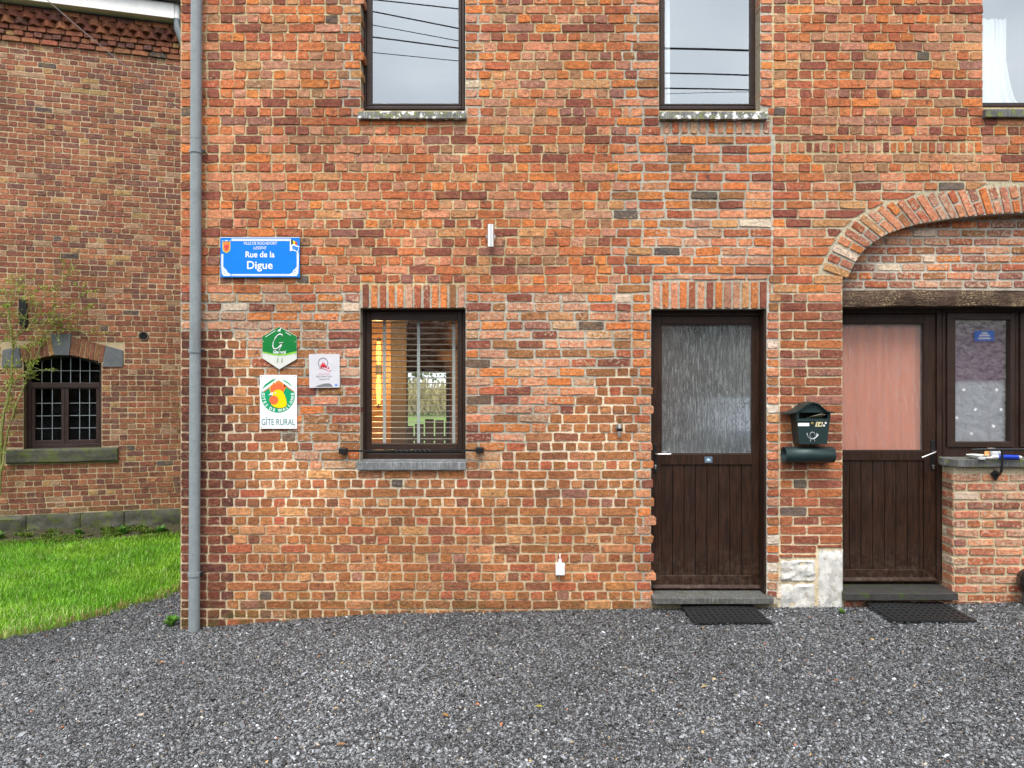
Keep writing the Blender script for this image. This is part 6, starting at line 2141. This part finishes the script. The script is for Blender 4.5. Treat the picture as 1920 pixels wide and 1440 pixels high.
# ------------------------------------------------------------------ doormats
def doormat(x0, x1, y0, y1, label, rz=0.0):
    nx, ny = 25, 15
    bm = bmesh.new()
    W, Dp = x1 - x0, y1 - y0
    gv = [[bm.verts.new((W * (i / nx - .5), Dp * (j / ny - .5), 0)) for i in range(nx + 1)] for j in range(ny + 1)]
    for j in range(ny):
        for i in range(nx):
            hole = (i % 2 == 1) and (j % 2 == 1) and 0 < i < nx - 1 and 0 < j < ny - 1
            if not hole: bm.faces.new((gv[j][i], gv[j][i + 1], gv[j + 1][i + 1], gv[j + 1][i]))
    cx, cy = (x0 + x1) / 2, (y0 + y1) / 2
    for v in bm.verts:
        v.co.z = .004 * math.sin(v.co.x * 9 + cx) + .003 * math.sin(v.co.y * 14)
    bmesh.ops.recalc_face_normals(bm, faces=bm.faces)
    me = bpy.data.meshes.new('doormat')
    bm.to_mesh(me)
    bm.free()
    me.materials.append(M['rubber'])
    o = bpy.data.objects.new('doormat', me)
    COL.objects.link(o)
    o.location = (cx, cy, float(gz(cx, cy)) + .020)
    o.rotation_euler = (0, 0, rz)
    md = o.modifiers.new('thick', 'SOLIDIFY')
    md.thickness = .012
    md.offset = -1
    return tag(o, label, 'doormat')
doormat(1.265, 1.80, 4.82, 5.19, 'black rubber grid doormat on the gravel before the first door', .01)
doormat(2.64, 3.22, 4.80, 5.19, 'black rubber grid doormat before the right-hand door with the salmon curtain', .015)

# a few fallen leaves lying on the stones
for i, (x, y, c, l) in enumerate([(835, 1349, (.40, .20, .05), 'rusty fallen leaf on the gravel near the bottom centre'), (1010, 1334, (.42, .36, .04), 'small yellow fallen leaf on the gravel right of the rusty one'),
                                  (302, 1222, (.46, .22, .08), 'orange fallen leaf on the gravel below the drainpipe'), (640, 1402, (.38, .20, .07), 'brown fallen leaf at the lower left of the gravel'),
                                  (1320, 1300, (.45, .33, .12), 'straw-coloured fallen leaf in front of the first door')]):
    Yl = EYE / ((y - 720) / F)
    X0 = PX(x, Yl)
    z = float(gz(X0, Yl)) + .014
    a = random.uniform(0, 6.28)
    L_, W_l = .024, .010
    P = lambda u, v, w: (X0 + u * math.cos(a) - v * math.sin(a), Yl + u * math.sin(a) + v * math.cos(a), z + w)
    lf_ = MB().add([P(-L_, 0, .002), P(-.3 * L_, -W_l, .006), P(.5 * L_, -.8 * W_l, .008), P(L_, 0, .003), P(.5 * L_, .8 * W_l, .009), P(-.3 * L_, W_l, .005), P(0, 0, .001)],
                   [(0, 1, 6), (1, 2, 6), (2, 3, 6), (3, 4, 6), (4, 5, 6), (5, 0, 6)], c + (1,)).build('fallen_leaf', M['leaf'])
    tag(lf_, l, 'leaf', 'fallen leaves on the gravel')

# ------------------------------------------------------------------ things on the right-hand sill
Yo = D + .02
zs_ = PZ(861.5, D - .03)
dish = thing('metal_dish', 'shallow pale dish standing on the right-hand window sill', 'dish', (PX(1833, Yo), Yo, zs_))
prof = [(.0001, .0), (.040, .0), (.058, .012), (.066, .030), (.068, .031), (.064, .030), (.055, .013), (.038, .004), (.0001, .004)]
MB().lathe([(r, zs_ + h) for r, h in prof], (PX(1834, Yo), Yo, 0), 'z', 28).build('bowl', M['palegrey'], dish, smooth='auto')
MB().tube([(PX(1820, Yo), Yo, zs_ + .028), (PX(1813, Yo), Yo + .01, zs_ + .030)], .005, 8).build('grip', M['palegrey'], dish)
cup = thing('cup', 'small white cup behind the brush on the right-hand window sill', 'cup', (PX(1864, Yo + .02), Yo + .03, zs_))
MB().lathe([(.0001, zs_), (.028, zs_), (.034, zs_ + .02), (.035, zs_ + .075), (.031, zs_ + .075), (.030, zs_ + .01), (.0001, zs_ + .01)], (PX(1863, Yo + .03), Yo + .03, 0), 'z', 24).build('bowl', M['whitep'], cup, smooth='auto')
MB().tube([(PX(1869, Yo + .03), Yo + .0, zs_ + .06), (PX(1873, Yo), Yo - .012, zs_ + .045), (PX(1870, Yo + .03), Yo, zs_ + .02)], .004, 8).build('cup_handle', M['whitep'], cup)
MB().add([(PX(1846, Yo), Yo, zs_ + .02), (PX(1854, Yo), Yo - .01, zs_ + .012), (PX(1857, Yo), Yo + .01, zs_ + .05), (PX(1855, Yo), Yo + .01, zs_ + .085), (PX(1850, Yo), Yo + .016, zs_ + .07), (PX(1848, Yo), Yo + .03, zs_ + .012)],
         [(0, 1, 2), (0, 2, 4), (2, 3, 4), (0, 5, 1), (5, 4, 3), (5, 0, 4), (1, 5, 3), (1, 3, 2)]).build('bread_crust', plain('orange_crust', (0.62, 0.30, 0.10), .7))
tag(bpy.data.objects['bread_crust'], 'ragged orange piece wedged between dish and cup on the sill', 'crust')
br = thing('scrub_brush', 'brush with blue handle and white neck lying on the right-hand sill', 'brush', (PX(1880, Yo - .04), Yo - .04, zs_))
yb_ = Yo - .055
MB().tube([(PX(1871, yb_), yb_, zs_ + .018), (PX(1890, yb_), yb_, zs_ + .019), (PX(1909, yb_), yb_, zs_ + .016)], [.0155, .0175, .0155], 14).build('handle', plain('blue_plastic', (0.004, 0.045, 0.50), .3), br, smooth='auto')
MB().tube([(PX(1909, yb_), yb_, zs_ + .016), (PX(1915, yb_), yb_, zs_ + .016)], [.0155, .010], 14).build('end_cap', M['whitep'], br, smooth='auto')
MB().tube([(PX(1843, yb_), yb_, zs_ + .012), (PX(1857, yb_), yb_, zs_ + .013), (PX(1862, yb_), yb_, zs_ + .018), (PX(1871, yb_), yb_, zs_ + .019)], [.006, .006, .013, .014], 12).build('neck', M['whitep'], br, smooth='auto')
MB().box(PX(1835, yb_), PX(1845, yb_), yb_ - .02, yb_ + .02, zs_, zs_ + .016).build('brush_head', M['whitep'], br, bevel=.004)

# black post head at the right frame edge
pt = thing('boundary_post', 'black rounded head on a grey post at the right edge by the wall', 'post', (PX(1938, D - .1), D - .1, .08))
px0 = PX(1940, D - .1)
MB().lathe([(.03, PZ(1126, D - .1)), (.085, PZ(1110, D - .1)), (.11, PZ(1095, D - .1)), (.105, PZ(1080, D - .1)), (.08, PZ(1072, D - .1)), (.0001, PZ(1070, D - .1))], (px0, D - .1, 0), 'z', 10).build('head', M['black'], pt)
MB().tube([(px0, D - .1, .02), (px0, D - .1, PZ(1112, D - .1))], .075, 14).build('shaft', plain('dark_grey', (0.07, 0.07, 0.075), .6), pt)

# butterfly stickers on the small window
def butterfly(x, y, rz, label):
    Yb = YC + .0145
    c = Vector((PX(x, Yb), Yb, PZ(y, Yb)))
    pts = [(0, -.006), (.012, -.016), (.015, -.004), (.006, 0), (.016, .006), (.013, .016), (0, .005), (-.013, .016), (-.016, .006), (-.006, 0), (-.015, -.004), (-.012, -.016)]
    ca, sa = math.cos(rz), math.sin(rz)
    me = bpy.data.meshes.new('butterfly_sticker')
    bm = bmesh.new()
    vv = [bm.verts.new((.78 * (px * ca - pz * sa), 0, .78 * (px * sa + pz * ca))) for px, pz in pts]
    bm.faces.new(vv)
    bmesh.ops.triangulate(bm, faces=bm.faces, ngon_method='EAR_CLIP')
    bm.to_mesh(me)
    bm.free()
    me.materials.append(M['signwhite'])
    o = bpy.data.objects.new('butterfly_sticker', me)
    COL.objects.link(o)
    o.location = c
    tag(o, label, 'sticker', 'white butterfly stickers on the small window pane')
for x, y, r, l in ((1807, 731, .5, 'upper left white butterfly sticker on the small window pane'), (1869, 731, -.5, 'upper right white butterfly sticker on the small window pane'),
                   (1829, 768, .7, 'white butterfly sticker near the middle of the small pane'), (1877, 768, 1.5, 'white butterfly sticker at the right side, halfway down the pane'),
                   (1794, 783, .2, 'white butterfly sticker touching the left edge of the pane'), (1863, 799, -.6, 'lower right white butterfly sticker on the small pane'), (1821.5, 813, .1, 'lowest white butterfly sticker on the small pane')):
    butterfly(x, y, r, l)

# ------------------------------------------------------------------ the street behind the viewer, seen in the panes
def street_house(name, label, x, y, dirx, L, h, wdt, m_wall, m_roof, rz, pitch=.28):
    t = thing(name, label, 'house', (x, y, -.3), rz)
    MB().box(0, wdt, -L, 0, -.1, h).build('wall', m_wall, t, local=True)
    pk = h + wdt * pitch
    MB().prism([(.02, h - .01), (wdt - .02, h - .01), (wdt / 2, pk - .12)], -L + .02, -.004).build('gable', m_wall, t, local=True)
    for sg in (0, 1):
        e = -.3 if sg == 0 else wdt + .3
        dz = -.3 * pitch * 2
        MB().prism([(e, h + dz), (wdt / 2, pk), (wdt / 2, pk + .14), (e, h + dz + .14)], -L - .2, .2).build('roof', m_roof, t, local=True)
    for k in range(int(L // 4)):
        yy = -2.2 - k * 4
        for zz in (1.2, 4.0):
            if zz + 1.4 > h: continue
            for xx in ((-.01, .03), (wdt - .03, wdt + .01)):
                MB().box(xx[0], xx[1], yy - .5, yy + .5, zz, zz + 1.3).build('window', M['darkroom'], t, local=True)
    return t
stone_w = m_wood_mix('rubble_stone', [(0.36, 0.34, 0.30), (0.48, 0.455, 0.41), (0.26, 0.245, 0.215)], 1.4)
red_w = m_wood_mix('distant_brick', [(0.20, 0.09, 0.06), (0.28, 0.12, 0.08), (0.14, 0.07, 0.05)], 2.0)
slate = plain('blue_slate', (0.06, 0.063, 0.07), .5)
r28 = math.atan(.20)
street_house('stone_house', 'long grey stone house mirrored in the panes of the right-hand door', 6.6, -3.4, 0, 34, 4.3, 5, stone_w, slate, r28)
street_house('brick_barn', 'red brick barn mirrored at the left of the glazed door pane', -.9, -16, 0, 24, 2.7, 7.4, red_w, slate, r28 * .8, .8)
ms = MB().box(-.17, .17, -.01, .01, -.10, .10).build('street_plate', M['signblue'])
mdir = Vector((math.cos(r28), math.sin(r28), 0))
ms.rotation_euler = (0, 0, r28)
ms.location = Vector((6.6, -3.4, 2.66)) + Matrix.Rotation(r28, 3, 'Z') @ Vector((2.72, .03, 0))
mt = MB()
for zz, w_ in ((.055, .05), (.012, .09), (-.045, .11)): mt.box(-w_, w_, .011, .013, zz - .016, zz + .016)
mt = mt.build('plate_stripe', M['signwhite'], ms, local=True)
mt['kind'] = 'stuff'
tag(ms, 'small blue street plate on the stone house mirrored in the small window', 'sign')

for i, (x, y, h, r) in enumerate([(10.5, -31, 15, 4.6), (14.5, -38, 17, 5.5), (5.5, -44, 14, 5.5), (-9, -36, 15, 6.5)]):
    tr = thing('dark_tree', ['dense dark evergreen mirrored in the top of the first door pane', 'taller dark evergreen mirrored behind the stone house roof', 'dark evergreen mirrored behind the barn', 'bushy dark tree mirrored in the ground-floor window'][i], 'tree', (x, y, -.3))
    V, Q, C = crown_mesh(x, y, h * .52, r, h * .50, 3200, .34, [(0.030, 0.050, 0.018), (0.045, 0.065, 0.022), (0.022, 0.036, 0.016)], 61 + i)
    np_mesh('crown', V, Q, C, M['leaf'], tr)
    MB().tube([(x, y, -.4), (x, y, h * .5), (x, y, h * .9)], [.3, .2, .05], 8).build('trunk', M['tree_bark'], tr)

def car(x, y, rz, m, label):
    t = thing('parked_car', label, 'car', (x, y, -.02), rz)
    secs = [(-2.1, .35, .62, .70), (-1.95, .28, .86, .82), (-1.2, .25, .95, .86), (-.7, .24, 1.42, .66), (.3, .24, 1.48, .68), (1.0, .24, 1.40, .66), (1.6, .25, .98, .84), (2.0, .30, .90, .80), (2.12, .36, .70, .70)]
    vs, fs = [], []
    for yy, z0, z1, hw in secs:
        wlow = .84 if abs(yy) < 1.9 else .74
        zm = min(.92, (z0 + z1) / 2 + .2)
        vs += [(-wlow, yy, z0), (wlow, yy, z0), (wlow + .02, yy, zm * .75), (wlow, yy, zm), (hw, yy, z1), (-hw, yy, z1), (-wlow, yy, zm), (-wlow - .02, yy, zm * .75)]
    n = 8
    for i in range(len(secs) - 1):
        for k in range(n):
            k2 = (k + 1) % n
            fs.append((i * n + k, i * n + k2, (i + 1) * n + k2, (i + 1) * n + k))
    fs += [tuple(range(n)), tuple(len(vs) - n + k for k in range(n))]
    MB().add(vs, fs).build('body', m, t, local=True, smooth='auto')
    for s in (-1, 1):
        MB().prism([(-1.0, .97), (1.35, .97), (.95, 1.36), (-.62, 1.38)], 0, .01).build('side_window', M['darkroom'], t, local=True)
        o = bpy.data.objects[[q.name for q in bpy.data.objects if q.name.startswith('side_window')][-1]]
        o.rotation_euler = (0, .22 * s * 0, math.pi / 2)
        o.location = (s * .80, 0, 0)
        for yy in (-1.35, 1.35):
            w = MB().lathe([(.0001, -.1), (.2, -.1), (.31, -.09), (.33, -.06), (.33, .06), (.31, .09), (.2, .1), (.0001, .1)], (s * .78, yy, .33), 'x', 18).build('wheel', M['rubber'], t, local=True, smooth='auto')
            MB().lathe([(.0001, .105 * s), (.19, .103 * s), (.2, .09 * s)], (s * .78, yy, .33), 'x', 14).build('rim', M['steel'], w, local=True)
    return t
car(4.9, -3.6, r28, plain('silver_blue_paint', (0.10, 0.125, 0.16), .25, .4, .04), 'silver-blue parked car mirrored in the glazed doors')
# overhead lines crossing the yard, mirrored in the upper windows
def line_at(px_x0, py0, px_x1, py1, L, r, name, label, sag=.05):
    a = Vector(((px_x0 - 960) / F * L, 2 * D - L, EYE + (720 - py0) / F * L))
    b = Vector(((px_x1 - 960) / F * L, 2 * D - L, EYE + (720 - py1) / F * L))
    return a, b
wires = [((697, 12, 859, 44), .017), ((697, 38, 859, 68), .011), ((697, 61, 859, 82), .019), ((697, 90, 859, 106), .010), ((760, -4, 859, 7), .016),
         ((1247, 88, 1408, 92), .027), ((1247, 135, 1408, 139), .019), ((1247, 164, 1408, 167), .019), ((1247, 175, 1408, 171), .007)]
for i, ((xa_, ya_, xb_, yb2), r) in enumerate(wires):
    L = 16 + .5 * (i % 3)
    a, b = line_at(xa_, ya_, xb_, yb2, L, r, '', '')
    d = b - a
    e0, e1 = a - d * 1.6, b + d * 1.6
    pts = [e0.lerp(e1, k / 10) + Vector((0, 0, .10 * (1 - (2 * k / 10 - 1) ** 2) * (1 if i > 4 else .2))) for k in range(11)]
    o = MB().tube(pts, r, 5).build('overhead_wire', M['black'])
    tag(o, ['thick twisted wire highest in the left upper pane', 'second wire from the top mirrored in the left upper pane', 'bold wire mirrored halfway down the left upper pane', 'lowest thin wire mirrored in the left upper pane', 'wire cutting the top corner of the left upper pane',
            'thickest wire mirrored highest in the middle upper pane', 'wire mirrored in the centre of the middle upper pane', 'lower bold wire mirrored in the middle upper pane', 'hair-thin lowest wire mirrored in the middle upper pane'][i], 'wire', 'overhead wires mirrored in the upper panes')
